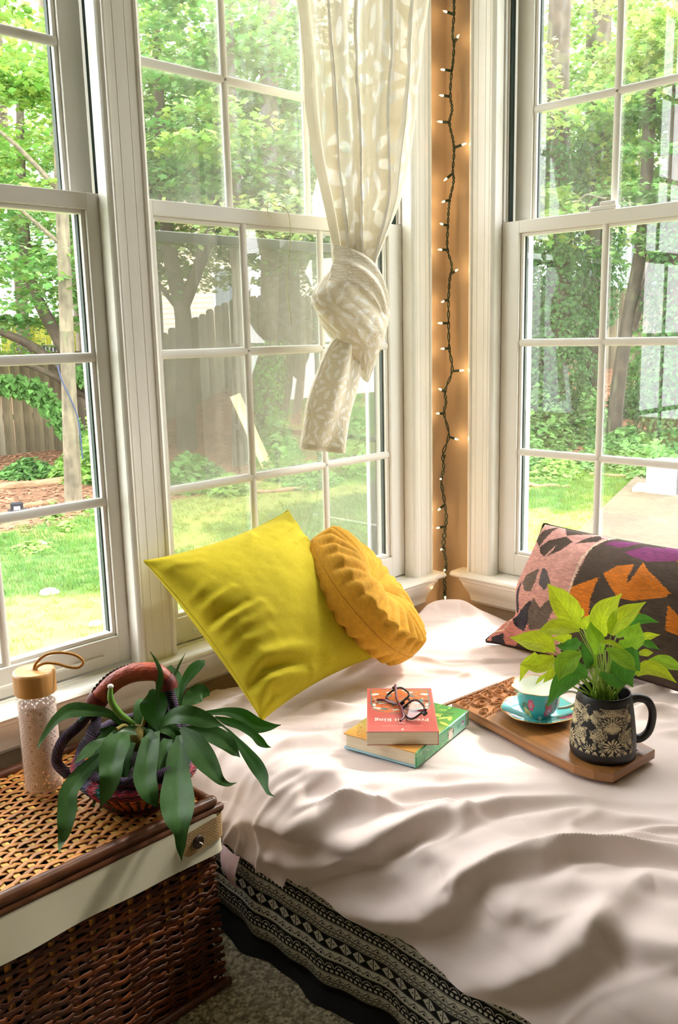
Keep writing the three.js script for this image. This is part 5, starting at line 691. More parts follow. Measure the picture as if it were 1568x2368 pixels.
// ------------------------------------------------------------ bolga basket with a fern
{
  const BX = -1.233, BZ = 0.314, BY = 0.3565, t = thing('woven_basket', 'small multicoloured straw basket with a leather wrapped handle on the hamper', 'basket', [BX, BY, BZ]);
  const prof = (v) => { const a = v * 1.9 - 0.35; return [0.068 + 0.043 * sin(clamp(a, -0.35, 1.57)) - 0.022 * sm(0.72, 1, v) * sm(0.6, 1, v), v * 0.098]; };
  const rimH = (th) => 0.084 + 0.015 * cos(th + PI / 4);
  const rows = 26, ribs = 38;
  const straw = tex(512, 512, (u, v) => {
    const r = Math.floor(v * rows), f = v * rows - r, h = hash(r, 3, 9), n = fbm(u * 120, v * 60, 2, 0, 4), wv = Math.floor(u * ribs + (r & 1) * 0.5) & 1; let c;
    if (r < 2) c = ((Math.floor(u * ribs / 2) + r) % 3) ? [170, 34, 40] : [60, 110, 60]; else if (r < 17) c = (r + (wv & 0)) & 1 ? [200, 98, 28] : [34, 22, 18]; else if (r < 22) c = r % 3 === 0 ? [150, 28, 48] : r % 3 === 1 ? [40, 30, 40] : [150, 40, 60]; else c = r & 1 ? [62, 40, 70] : [120, 30, 62];
    if (u > 0.43 && u < 0.56 && r > 4) { const q = Math.floor((u - 0.43) / 0.026 + f * 0.6); c = [[28, 96, 92], [178, 40, 62], [40, 32, 66], [30, 100, 96], [190, 44, 60]][clamp(q, 0, 4)]; }
    const k = (0.78 + 0.5 * n) * (0.9 + 0.2 * h); return [c[0] * k, c[1] * k, c[2] * k];
  });
  const wallG = sheet(228, 156, (u, v) => { const th = u * 2 * PI, [r, y0] = prof(v), y = y0 * rimH(th) / 0.098, row = v * rows, ri = Math.floor(row), d = 0.0014 * sin((row - ri) * PI) + 0.0013 * cos(u * ribs * 2 * PI + (ri & 1) * PI) * sin((row - ri) * PI); return [(r + d) * cos(th), y + 0.0012 * cos(u * ribs * 2 * PI), (r + d) * sin(th)]; }, true);
  mesh('woven_wall', wallG, M(0xffffff, 0.65, { map: straw, side: THREE.DoubleSide }), t);
  mesh('bottom', place(new THREE.CircleGeometry(0.066, 40), [0, 0.002, 0], -PI / 2), M(0x6a3a1a, 0.9, { side: THREE.DoubleSide }), t);
  const coil = tex(64, 64, (u, v) => { const k = 0.7 + 0.5 * hash(Math.floor((u + v) * 8), 1, 4) * 0.6 + 0.3 * fbm(u * 20, v * 20, 2, 0, 3); return [66 * k, 50 * k, 74 * k]; }), M_COIL = M(0xffffff, 0.75, { map: rep(coil, 1, 1), bumpMap: gray(64, 64, (u, v) => abs(sin((u * 1 + v) * PI * 8))), bumpScale: 0.002 });
  const rimG = sheet(14, 160, (u, v) => { const th = v * 2 * PI, a = u * 2 * PI, R0 = prof(1)[0] + 0.002, r = 0.0072 + 0.0006 * sin(v * 130 * PI + a); return [(R0 + r * cos(a)) * cos(th), rimH(th) + 0.003 + r * sin(a), (R0 + r * cos(a)) * sin(th)]; }, true); { const uv = rimG.attributes.uv; for (let i = 0; i < uv.count; i++) uv.setXY(i, uv.getX(i), uv.getY(i) * 16); }
  mesh('rim', rimG, M_COIL, t);
  mesh('potting_moss', sheet(40, 20, (u, v) => { const th = u * 2 * PI, r = v * 0.094; return [r * cos(th), 0.060 + 0.17 * r * cos(th + PI / 4) + 0.012 * (fbm(r * 90 * cos(th) + 9, r * 90 * sin(th) + 9, 3) - 0.3) - 0.01 * v, r * sin(th)]; }, true), M(0x17110a, 1, { side: THREE.DoubleSide }), t);
  const H = [[-1322, 418, 210], [-1311, 426, 216], [-1303, 442, 219], [-1293, 458, 226], [-1281, 480, 231], [-1267, 500, 239], [-1254, 521, 247], [-1233, 545, 261], [-1213, 557, 277], [-1195, 560, 295], [-1179, 557, 311], [-1171, 540, 321], [-1170, 511, 326], [-1172, 468, 331]].map(([x, y, z]) => [x / 1000 - BX, y / 1000 - BY, z / 1000 - BZ]);
  const hc = curve(H), seg = (a, b, n) => Array.from({ length: n + 1 }, (_, i) => hc.getPoint(mix(a, b, i / n)));
  const leatherT = tex(256, 256, (u, v) => { const n = fbm(u * 10, v * 10, 4, 10, 4), s = sm(0.6, 0.8, fbm(u * 5, v * 5, 3, 5, 8)), k = 0.75 + 0.5 * n; return [mix(150, 96, s) * k, mix(62, 34, s) * k, mix(36, 24, s) * k]; });
  const LEATHER = MP(0xffffff, 0.45, { map: leatherT, bumpMap: gray(128, 128, (u, v) => fbm(u * 30, v * 30, 3, 30, 4)), bumpScale: 0.0012 });
  const hg = taper(seg(0.43, 0.86, 12), [0.0145, 0.0155, 0.016, 0.0155, 0.014], 46, 18); mesh('leather_grip', hg, LEATHER, t).userData.label = 'reddish brown leather grip';
  for (const q of [0.435, 0.85]) mesh('leather_band', taper(seg(q - 0.035, q + 0.025, 4), [0.0165, 0.0178, 0.0172], 8, 18), M(0xa8541e, 0.5, { map: leatherT }), t);
  const st = []; for (let i = 0; i < 22; i++) { const a = mix(0.46, 0.84, i / 22), b = mix(0.46, 0.84, (i + 0.75) / 22), p = hc.getPoint(a), q = hc.getPoint(b), up = V(-0.15, 0.012, -0.12).normalize(), o = V(-0.0068, 0.0118, -0.0068); st.push(tube([p.clone().add(o), p.clone().lerp(q, 0.5).add(o.clone().multiplyScalar(1.12)), q.clone().add(o).add(V(0.001, 0, 0.002))], 0.0021, 6, 6)); }
  mesh('leather_lacing', st, M(0x2a1a14, 0.6), t);
  const cord = (pts, r) => { const g = taper(pts, [r, r * 1.05, r], 40, 12), uv = g.attributes.uv; for (let i = 0; i < uv.count; i++) uv.setXY(i, uv.getX(i), uv.getY(i) * 3); return g; };
  const top = hc.getPoint(0.41), low1 = [-0.098, 0.09, -0.088], low2 = [-0.060, 0.096, -0.030];
  mesh('handle_cord', cord([top, [top.x - 0.022, top.y - 0.03, top.z - 0.012], [-0.086, 0.10, -0.086], [-0.098, 0.066, -0.088], [-0.088, 0.045, -0.07]], 0.0085), M_COIL, t); mesh('handle_cord', cord([top, [top.x - 0.002, top.y - 0.03, top.z + 0.004], [-0.056, 0.115, -0.045], [-0.06, 0.088, -0.03]], 0.0085), M_COIL, t);
  const e = hc.getPoint(0.87); mesh('handle_cord', cord([e, [e.x + 0.006, e.y - 0.035, e.z + 0.004], [0.068, 0.115, 0.012], [0.074, 0.085, 0.02]], 0.0085), M_COIL, t); mesh('handle_cord', cord([e, [e.x + 0.012, e.y - 0.035, e.z - 0.01], [0.072, 0.112, -0.028], [0.08, 0.085, -0.03]], 0.0085), M_COIL, t);
  const teal = M(0x1f6a68, 0.7); for (const k of [0, 1, 2]) { const p = hc.getPoint(0.385 - k * 0.012); mesh('teal_binding', place(new THREE.TorusGeometry(0.0125, 0.0035, 8, 24), [p.x - 0.006, p.y, p.z - 0.002], 0.9, 0.6, 0.4), teal, t); }
}
{
  const FERN = [
    [[-1231,479,310,22],[-1247,484,296,37],[-1259,501,283,66],[-1285,509,258,109],[-1307,510,240,131],[-1330,502,237,87],[-1350,488,239,50],[-1366,476,245,26],[-1376,470,254,4]],
    [[-1252,466,307,29],[-1280,472,316,86],[-1317,470,318,112],[-1352,461,324,7]],
    [[-1219,470,325,70],[-1258,483,325,102],[-1285,477,343,217],[-1304,459,358,206],[-1319,444,376,171],[-1329,417,374,97],[-1338,399,370,6]],
    [[-1278,464,311,68],[-1310,452,319,101],[-1344,438,326,132],[-1369,423,335,143],[-1382,403,351,152],[-1394,386,363,119],[-1404,368,367,55],[-1421,368,391,5]],
    [[-1265,439,287,70],[-1302,413,306,102],[-1317,398,324,67],[-1327,378,329,5]],
    [[-1210,468,334,104],[-1234,467,361,153],[-1261,453,389,179],[-1276,438,406,180],[-1285,424,430,145],[-1282,410,438,65],[-1280,402,442,8]],
    [[-1195,456,353,87],[-1217,449,371,128],[-1234,435,392,84],[-1246,421,412,17]],
    [[-1181,462,365,52],[-1203,452,395,170],[-1228,434,423,196],[-1248,420,450,244],[-1262,409,471,264],[-1276,399,493,213],[-1283,386,505,109],[-1288,367,510,70],[-1292,349,516,5]],
    [[-1177,474,366,49],[-1180,463,402,162],[-1186,449,436,191],[-1187,436,460,142],[-1188,425,483,70],[-1178,417,489,34],[-1166,417,494,5]],
    [[-1161,465,355,33],[-1150,463,378,125],[-1138,459,403,149],[-1130,450,426,140],[-1127,438,443,74],[-1127,433,456,5]],
    [[-1209,476,347,13],[-1206,498,368,89],[-1200,512,392,144],[-1188,513,413,152],[-1169,503,429,120],[-1148,492,447,8]],
    [[-1149,474,350,25],[-1130,481,359,34],[-1111,481,370,51],[-1092,479,381,77],[-1074,470,398,128],[-1059,454,417,133],[-1044,451,433,77],[-1029,454,448,5]],
    [[-1112,474,373,17],[-1103,469,393,67],[-1091,463,416,71],[-1082,451,438,67],[-1076,439,448,75],[-1070,432,456,33],[-1065,430,462,3]],
    [[-1115,466,387,10],[-1113,462,406,20],[-1112,452,426,41],[-1113,440,449,82],[-1114,423,479,117],[-1120,413,503,99],[-1139,412,533,44],[-1148,412,551,28],[-1148,412,564,5]],
    [[-1157,494,337,20],[-1145,514,326,42],[-1131,529,318,77],[-1113,544,318,103],[-1097,553,319,83],[-1088,556,317,14]],
    [[-1171,514,317,17],[-1152,534,311,24],[-1134,558,308,19],[-1120,575,308,3]],
    [[-1199,517,331,13],[-1192,543,331,53],[-1187,564,331,43],[-1186,581,319,26],[-1188,596,305,5]],
    [[-1208,477,348,49],[-1204,488,335,148],[-1198,503,322,224],[-1191,516,311,201],[-1187,526,298,34]],
    [[-1155,483,313,68],[-1141,504,292,155],[-1128,523,276,161],[-1123,539,257,62]],
    [[-1143,489,323,34],[-1123,497,322,138],[-1104,503,325,147],[-1090,498,331,43]],
    [[-1244,460,288,89],[-1261,469,283,110],[-1278,477,278,36]],
    [[-1264,432,319,58],[-1274,436,351,71],[-1283,422,346,7]],
    [[-1228,452,312,60],[-1250,462,322,120],[-1272,448,340,130],[-1284,424,356,60],[-1288,412,362,5]],
    [[-1222,455,318,50],[-1226,470,338,110],[-1236,462,362,120],[-1246,436,384,70],[-1250,420,394,5]],
    [[-1216,455,312,50],[-1196,470,322,110],[-1178,462,338,110],[-1166,440,350,50],[-1160,428,356,4]],
    [[-1236,452,304,50],[-1262,470,300,110],[-1286,466,296,100],[-1302,448,294,5]],
    [[-1222,450,300,40],[-1206,480,286,100],[-1190,496,272,110],[-1176,490,262,50],[-1170,482,258,4]],
  ];
  const frondT = tex(256, 256, (u, v) => { const n = fbm(u * 9, v * 14, 4, 0, 6), f = hash(u * 256, v * 256, 3), sp = sm(0.72, 0.86, fbm(u * 14, v * 20, 3, 0, 31)) * 0.0, k = 0.92 + 0.1 * (n - 0.5) + 0.08 * (f - 0.5), mid = Math.exp(-((u - 0.5) ** 2) / 0.0006) * 0.04; return [(46 + mid * 160) * k, (90 + mid * 200) * k, (20 + mid * 70) * k]; });
  const DK = MP(0xffffff, 0.9, { map: frondT, transmission: 0.15, clearcoat: 0.5, clearcoatRoughness: 0.38, thickness: 0, side: THREE.DoubleSide, bumpMap: gray(128, 128, (u, v) => fbm(u * 40, v * 60, 3, 0, 3)), bumpScale: 0.0005, specularIntensity: 0.55 }), BR = MP(0xd8ffa0, 0.92, { map: frondT, transmission: 0.5, clearcoat: 0.4, clearcoatRoughness: 0.4, thickness: 0, side: THREE.DoubleSide, specularIntensity: 0.5 });
  const t = thing('staghorn_fern', 'dark green fern with broad strap fronds spilling from the woven basket', 'plant', [-1.233, 0.43, 0.314]);
  const bright = new Set([11, 12, 13, 14, 17, 22]);
  FERN.forEach((f, i) => { const p = f.map((q) => [q[0] + 1233, q[1] - 430, q[2] - 314, q[3]]); mesh('frond', blade(p, { fold: i === 18 ? 0.1 : 0.22, wave: 0.1, seed: i + 3, nv: 34, hint: i > 14 && i < 20 ? V(-0.6, 0.35, 0.65) : V(-0.5, 0.6, 0.5) }), bright.has(i) ? BR : DK, t); });
  mesh('young_frond', taper([[0.0, 0.055, 0.0], [-0.022, 0.078, -0.006], [-0.034, 0.105, -0.01], [-0.033, 0.128, -0.01]], [0.003, 0.0055, 0.006, 0.0055, 0.003], 20, 10), M(0x6a9a3a, 0.5), t); mesh('frond_tip', place(new THREE.SphereGeometry(0.005, 12, 8), [-0.033, 0.128, -0.01], 0, 0, 0, [1, 0.8, 1]), M(0xd8d8cc, 0.8), t);
  mesh('crown', [place(new THREE.SphereGeometry(0.018, 14, 10), [0, 0.03, 0], 0, 0, 0, [1, 1.3, 1]), tube([[0, 0.03, 0], [-0.02, 0.06, 0.004], [-0.04, 0.062, 0.01]], 0.003, 10, 6), tube([[0, 0.03, 0], [0.02, 0.05, -0.004], [0.03, 0.07, -0.01]], 0.003, 10, 6)], M(0x8a7a3a, 0.8), t);
}
// ------------------------------------------------------------ glass bottle
{
  const t = thing('glass_bottle', 'clear glass bottle with pale printed tiles and a bamboo cap', 'bottle', [-1.331, 0.3565, 0.172]);
  mesh('glass_body', lathe([[0.0001, 0.003], [0.026, 0.003], [0.0305, 0.007], [0.0305, 0.166], [0.028, 0.173], [0.028, 0.186], [0.030, 0.186], [0.030, 0.174], [0.0333, 0.166], [0.0333, 0.006], [0.031, 0.001], [0.027, 0], [0.0001, 0.001]], 64), MP(0xffffff, 0.02, { transmission: 1, thickness: 0, ior: 1.45 }), t);
  const tile = canvasTex(512, 512, (c, w, h) => {
    c.fillStyle = 'rgba(232,210,196,0.94)'; c.fillRect(0, 0, w, h); const S = w / 2;
    for (let j = 0; j < 2; j++) for (let i = 0; i < 2; i++) { const x = (i + 0.5) * S, y = (j + 0.5) * S; const cut = (px, py, rx, ry, a, f) => { c.save(); c.translate(px, py); c.rotate(a); c.globalCompositeOperation = f ? 'source-over' : 'destination-out'; c.fillStyle = f || '#000'; c.beginPath(); c.ellipse(0, 0, rx, ry, 0, 0, 7); c.fill(); c.restore(); };
      for (let k = 0; k < 4; k++) { const a = k * PI / 2 + PI / 4; cut(x + cos(a) * S * 0.30, y + sin(a) * S * 0.30, S * 0.10, S * 0.055, a + PI / 2); cut(x + cos(a) * S * 0.33, y + sin(a) * S * 0.33, S * 0.036, S * 0.036, 0, 'rgba(90,74,62,0.95)'); cut(x + cos(a - PI / 4) * S * 0.085, y + sin(a - PI / 4) * S * 0.085, S * 0.06, S * 0.022, a - PI / 4, 'rgba(72,60,50,0.95)'); cut(x + cos(a - PI / 4) * S * 0.44, y + sin(a - PI / 4) * S * 0.44, S * 0.03, S * 0.05, a - PI / 4); cut(x + cos(a) * S * 0.47, y + sin(a) * S * 0.47, S * 0.022, S * 0.05, a, 'rgba(110,92,78,0.9)'); } }
    c.globalCompositeOperation = 'source-over'; c.strokeStyle = 'rgba(120,96,76,1)'; c.lineWidth = 5; for (const q of [0, S, w]) { c.beginPath(); c.moveTo(q, 0); c.lineTo(q, h); c.moveTo(0, q); c.lineTo(w, q); c.stroke(); }
  });
  const pg = new THREE.CylinderGeometry(0.0309, 0.0309, 0.15, 72, 1, true); pg.translate(0, 0.083, 0); mesh('printed_tiles', pg, M(0xffffff, 0.6, { map: rep(tile, 5, 3.5), transparent: true, side: THREE.DoubleSide }), t);
  const bam = tex(256, 128, (u, v) => { const n = fbm(u * 40, v * 3, 3, 0, 4), b = hash(Math.floor(u * 14), 0, 7), k = 0.86 + 0.18 * n + 0.14 * (b - 0.5); return [206 * k, 152 * k, 84 * k]; });
  const CAP = MP(0xffffff, 0.38, { map: bam, clearcoat: 0.3, clearcoatRoughness: 0.3 });
  mesh('bamboo_cap', lathe([[0.0001, 0.176], [0.033, 0.176], [0.0345, 0.1775], [0.0348, 0.21], [0.0332, 0.2145], [0.0305, 0.2155], [0.0035, 0.2155], [0.003, 0.212], [0.0001, 0.212]], 64), CAP, t);
  const rope = tex(64, 64, (u, v) => { const k = 0.8 + 0.4 * hash(Math.floor(u * 8 + v * 4), Math.floor(u * 8 - v * 4), 4) * 0.7; return [190 * k, 132 * k, 58 * k]; });
  const lp = [[0, 0.212, 0], [0.003, 0.224, 0.002], [0.018, 0.238, 0.010], [0.040, 0.240, 0.024], [0.060, 0.232, 0.040], [0.066, 0.221, 0.047], [0.058, 0.214, 0.045], [0.044, 0.2165, 0.036], [0.030, 0.2235, 0.026], [0.014, 0.226, 0.014], [0.004, 0.221, 0.007], [0.002, 0.212, 0.002]];
  const rg = tube(lp, 0.0024, 90, 8), uv = rg.attributes.uv; for (let i = 0; i < uv.count; i++) uv.setXY(i, uv.getX(i) * 30, uv.getY(i)); mesh('cord_loop', rg, M(0xffffff, 0.8, { map: rope }), t);
}
// ------------------------------------------------------------ books and glasses
const pageT = tex(64, 256, (u, v) => { const n = hash(Math.floor(v * 90), 1, 3), k = 0.92 + 0.07 * n + 0.06 * fbm(u * 6, v * 60, 2, 0, 4); return [236 * k, 222 * k, 192 * k]; });
const PAGES = M(0xffffff, 0.9, { map: rep(pageT, 6, 40) });
function planarUV(g, w, l) { const p = g.attributes.position, uv = g.attributes.uv; for (let i = 0; i < p.count; i++) uv.setXY(i, p.getX(i) / w + 0.5, 0.5 - p.getZ(i) / l); return g; }
{
  const cover = canvasTex(768, 1024, (c, w, h) => {      // top of the canvas is the edge of the cover farthest from the camera
    c.fillStyle = '#cb584f'; c.fillRect(0, 0, w, h);
    const R = rng(6), O = '#dd6f35', TEAL = '#4d7f7c', WH = '#f2e8dc', DK = '#8e2a2c';
    const blob = (x, y, rx, ry, a, col_) => { c.save(); c.translate(x, y); c.rotate(a); c.fillStyle = col_; c.beginPath(); c.ellipse(0, 0, rx, ry, 0, 0, 7); c.fill(); c.restore(); };
    c.fillStyle = O; c.beginPath(); c.moveTo(40, 40); c.lineTo(w - 40, 40); c.bezierCurveTo(w - 70, 220, w - 20, 420, w - 90, 540); c.bezierCurveTo(w - 220, 640, 240, 640, 90, 540); c.bezierCurveTo(20, 420, 70, 220, 40, 40); c.fill();
    c.strokeStyle = TEAL; c.lineWidth = 12; c.stroke(); c.lineWidth = 9; for (const s of [1, -1]) { c.save(); c.translate(w / 2, 0); c.scale(s, 1); c.strokeStyle = TEAL; for (const [x, y, r] of [[300, 330, 80], [300, 330, 50], [180, 150, 70], [180, 150, 40], [90, 60, 40], [150, 450, 60], [60, 360, 70], [310, 120, 46]]) { c.beginPath(); c.arc(x, y, r, 0.3, 5.4); c.stroke(); } c.strokeStyle = DK; c.lineWidth = 6; for (const [x, y, r] of [[230, 250, 60], [110, 260, 50], [250, 430, 40], [40, 180, 60]]) { c.beginPath(); c.arc(x, y, r, 2, 6.8); c.stroke(); } for (const [x, y, rx, ry, a] of [[290, 160, 46, 24, 0.2], [260, 500, 60, 20, -0.3], [110, 110, 50, 16, 0], [200, 380, 56, 14, 0.25], [60, 540, 44, 18, 0.2], [300, 420, 20, 34, 0.1], [60, 60, 36, 14, 0]]) blob(x, y, rx, ry, a, WH); for (const [x, y, rx, ry, a] of [[240, 330, 26, 44, 0.1], [130, 200, 40, 22, 0.5], [190, 520, 50, 16, -0.2]]) blob(x, y, rx, ry, a, TEAL); blob(300, 330, 34, 26, 0, '#7a3a2c'); c.restore(); }
    for (let i = 0; i < 160; i++) blob(60 + R() * (w - 120), 50 + R() * 520, 4 + R() * 12, 2 + R() * 4, R() * 6, [O, WH, TEAL, DK, '#e8a04a'][Math.floor(R() * 5)]);
    c.strokeStyle = O; c.lineWidth = 6; for (let i = 0; i < 9; i++) { c.beginPath(); c.moveTo(w / 2, 560); c.quadraticCurveTo(w / 2 + (i - 4) * 50, 600, w / 2 + (i - 4) * 80, 585 + abs(i - 4) * 8); c.stroke(); }
    c.save(); c.translate(w / 2, 790); c.rotate(PI); c.fillStyle = '#f4e4d4'; c.textAlign = 'center'; c.font = 'bold 40px serif'; c.fillText('The', 0, -52 + 20); c.font = 'bold 84px serif'; c.fillText('Pregnant King', 0, 50); c.restore();
    c.save(); c.translate(w / 2, 900); c.rotate(PI); c.fillStyle = '#efb49a'; c.font = '30px serif'; c.textAlign = 'center'; c.fillText('D E V D U T T   P A T T A N A I K', 0, 10); c.restore();
    blob(w / 2, 975, 13, 18, 0, WH); blob(w / 2, 972, 5, 9, 0, DK);
    c.strokeStyle = 'rgba(240,200,180,0.7)'; c.lineWidth = 3; c.strokeRect(8, 8, w - 16, h - 16);
  });
  const t = thing('book', 'red paperback with an orange ornamental cover, uppermost of the two stacked books', 'book', [-0.7875, 0.397, 0.510]); t.rotation.y = -0.824;
  const W = 0.126, L = 0.196, T = 0.0255;
  mesh('page_block', bx(-W / 2 - 0.0002, W / 2 - 0.001, 0.0007, T - 0.0009, -L / 2 + 0.001, L / 2 - 0.0006, 0.0005), PAGES, t);
  const fc = bx(-W / 2, W / 2, T - 0.0009, T, -L / 2, L / 2, 0.0004), top = planarUV(fc, W, L), tp = top.attributes.position; for (let i = 0; i < tp.count; i++) tp.setY(i, tp.getY(i) + 0.0006 * Math.exp(-((tp.getX(i) + W / 2) ** 2) / 0.0002));
  mesh('front_cover', top, MP(0xffffff, 0.35, { map: cover, clearcoat: 0.3, clearcoatRoughness: 0.35 }), t); mesh('back_cover', bx(-W / 2, W / 2, 0, 0.0008, -L / 2, L / 2, 0.0003), M(0xb04040, 0.5), t); mesh('spine', bx(W / 2 - 0.0012, W / 2, 0, T, -L / 2, L / 2, 0.0005), M(0xc04444, 0.45), t);
}
{
  const t = thing('book', 'green illustrated hardcover book lying under the red paperback', 'book', [-0.779, 0.3675, 0.518]); t.rotation.y = 0.19;   // long side runs along local x
  const L = 0.206, W = 0.150, T = 0.0295;
  const art = canvasTex(1024, 768, (c, w, h) => {         // left warm meadow, right green leaves with white flowers
    const g = c.createLinearGradient(0, 0, w, 0); g.addColorStop(0, '#e9a24a'); g.addColorStop(0.22, '#efce7c'); g.addColorStop(0.45, '#c9cf6a'); g.addColorStop(0.6, '#5aa63e'); g.addColorStop(1, '#3f9a4a'); c.fillStyle = g; c.fillRect(0, 0, w, h);
    const R = rng(21); const el = (x, y, rx, ry, a, col_) => { c.save(); c.translate(x, y); c.rotate(a); c.fillStyle = col_; c.beginPath(); c.ellipse(0, 0, rx, ry, 0, 0, 7); c.fill(); c.restore(); };
    for (let i = 0; i < 60; i++) el(400 + R() * 620, R() * h, 20 + R() * 70, 8 + R() * 16, R() * 6, ['#2f8a38', '#63b048', '#98c850', '#3b7a2e', '#c8d860'][Math.floor(R() * 5)]); for (let i = 0; i < 22; i++) el(60 + R() * 300, R() * h, 6 + R() * 10, 3 + R() * 5, R() * 6, ['#b8802e', '#fff4d8', '#c06aa0', '#8a5a20'][Math.floor(R() * 4)]);
    for (let i = 0; i < 60; i++) el(300 + R() * 60, 430 + R() * 200, 4, 26, (R() - 0.5) * 1.6, '#2a7a34'); el(760, 330, 130, 70, 0.2, '#57503f'); el(640, 520, 110, 60, 0.1, '#d8d878');
    for (const [x, y] of [[700, 240], [800, 290], [860, 180], [930, 330], [760, 420], [600, 160]]) { for (let k = 0; k < 6; k++) el(x + cos(k) * 22, y + sin(k * 1.047) * 18, 17, 9, k * 1.047, '#fbf8ee'); el(x, y, 10, 8, 0, '#f0c030'); } el(900, 90, 26, 18, 0, '#e8b030');
  });
  const spineArt = canvasTex(1024, 160, (c, w, h) => { c.fillStyle = '#2f9a5c'; c.fillRect(0, 0, w, h); const R = rng(3); for (let i = 0; i < 70; i++) { c.fillStyle = ['#3fae66', '#8ccc74', '#1f7a48', '#c8d890'][i % 4]; c.globalAlpha = 0.5; c.beginPath(); c.ellipse(R() * w, R() * h, 12 + R() * 30, 6 + R() * 10, R() * 6, 0, 7); c.fill(); } c.globalAlpha = 1; c.fillStyle = '#8cc8b0'; c.fillRect(620, 0, 330, h); for (const [x, col_] of [[955, '#3a4fa0'], [972, '#f0c050'], [988, '#3a4fa0']]) { c.fillStyle = col_; c.fillRect(x, 0, 10, h); } c.fillStyle = '#b06a98'; c.beginPath(); c.arc(890, 80, 26, 0, 7); c.fill(); c.fillStyle = '#e8e0f0'; c.beginPath(); c.arc(890, 92, 15, 0, 7); c.fill(); c.fillStyle = '#4a2a1a'; c.beginPath(); c.ellipse(640, 84, 60, 56, 0, 0, 7); c.fill(); c.fillStyle = '#f0d8c8'; c.beginPath(); c.ellipse(640, 110, 44, 38, 0, 0, 7); c.fill(); c.fillStyle = '#f8f4d8'; for (const x of [610, 640, 670]) { c.beginPath(); c.ellipse(x, 60, 10, 22, 0.2, 0, 7); c.fill(); } c.fillStyle = '#2f8a68'; c.font = 'bold 60px serif'; c.fillText('W', 770, 100); });
  mesh('page_block', bx(-L / 2 + 0.003, L / 2 - 0.003, 0.0026, T - 0.0026, -W / 2 + 0.004, W / 2 - 0.002, 0.0008), PAGES, t);
  mesh('front_cover', planarUV(bx(-L / 2, L / 2, T - 0.0028, T, -W / 2, W / 2, 0.0012), L, W), MP(0xffffff, 0.32, { map: art, clearcoat: 0.5, clearcoatRoughness: 0.2 }), t); mesh('back_cover', bx(-L / 2, L / 2, 0, 0.0028, -W / 2, W / 2, 0.0012), MP(0x9ecbdc, 0.35), t).userData.label = 'pale blue back cover';
  const sg = bx(-L / 2, L / 2, 0, T, W / 2 - 0.0022, W / 2 + 0.0024, 0.002), sp = sg.attributes.position, su = sg.attributes.uv; for (let i = 0; i < sp.count; i++) su.setXY(i, sp.getX(i) / L + 0.5, sp.getY(i) / T); mesh('spine', sg, MP(0xffffff, 0.32, { map: spineArt, clearcoat: 0.5, clearcoatRoughness: 0.2 }), t);
}
{
  const t = thing('eyeglasses', 'black framed eyeglasses with dark red temples lying folded on the red paperback', 'eyeglasses', [-0.783, 0.4245, 0.517]); t.rotation.set(0, -1.99, 0); // local x runs from the far lens to the near lens
  const F = M(0x121010, 0.25), RED = MP(0x6a1428, 0.25, { clearcoat: 0.6 }), LENS = MP(0xffffff, 0, { transmission: 1, thickness: 0, ior: 1.5 });
  const fr = new THREE.Group(); fr.name = 'frame_front'; t.add(fr); fr.position.set(0, 0.011, 0.0); fr.rotation.x = 0.5; t.scale.setScalar(1.0);
  const outline = (cx, w, h) => { const p = []; for (let i = 0; i < 40; i++) { const a = i / 40 * 2 * PI, s = (v, k) => Math.sign(v) * Math.pow(abs(v), k); p.push([cx + w * s(cos(a), 0.62), 0.0, h * s(sin(a), 0.66) + 0.0016 * cos(a) * Math.sign(cx)]); } return p; };
  for (const s of [-1, 1]) { mesh('rim', tube(outline(s * 0.0335, 0.0255, 0.0185), 0.0019, 80, 8, true), F, fr); const sh = new THREE.Shape(outline(s * 0.0335, 0.0247, 0.0178).map((p) => new THREE.Vector2(p[0], p[2]))), lg = new THREE.ExtrudeGeometry(sh, { depth: 0.0012, bevelEnabled: false }); lg.rotateX(PI / 2); mesh('lens', lg, LENS, fr); mesh('end_piece', bx(s * 0.064 - 0.004, s * 0.064 + 0.004, -0.004, 0.002, -0.013, -0.004, 0.0014), F, fr); mesh('nose_pad', place(new THREE.SphereGeometry(0.003, 10, 8), [s * 0.0085, -0.004, 0.003], 0, 0, 0, [0.6, 1, 1.5]), F, fr); }
  mesh('bridge', tube([[-0.0095, 0.0, -0.006], [-0.004, 0.001, -0.0085], [0.004, 0.001, -0.0085], [0.0095, 0, -0.006]], 0.0022, 12, 8), F, fr);
  mesh('temple', taper([[0.064, 0.020, -0.010], [0.03, 0.006, 0.0], [-0.02, 0.003, 0.012], [-0.044, 0.003, 0.024], [-0.05, 0.003, 0.036]], [0.0026, 0.0024, 0.0026, 0.0036, 0.0034, 0.002], 40, 8), RED, t); mesh('temple', taper([[-0.064, 0.020, -0.010], [-0.03, 0.009, 0.004], [0.02, 0.006, 0.016], [0.046, 0.005, 0.026], [0.055, 0.004, 0.036]], [0.0026, 0.0024, 0.0026, 0.0036, 0.0034, 0.002], 40, 8), RED, t);
}
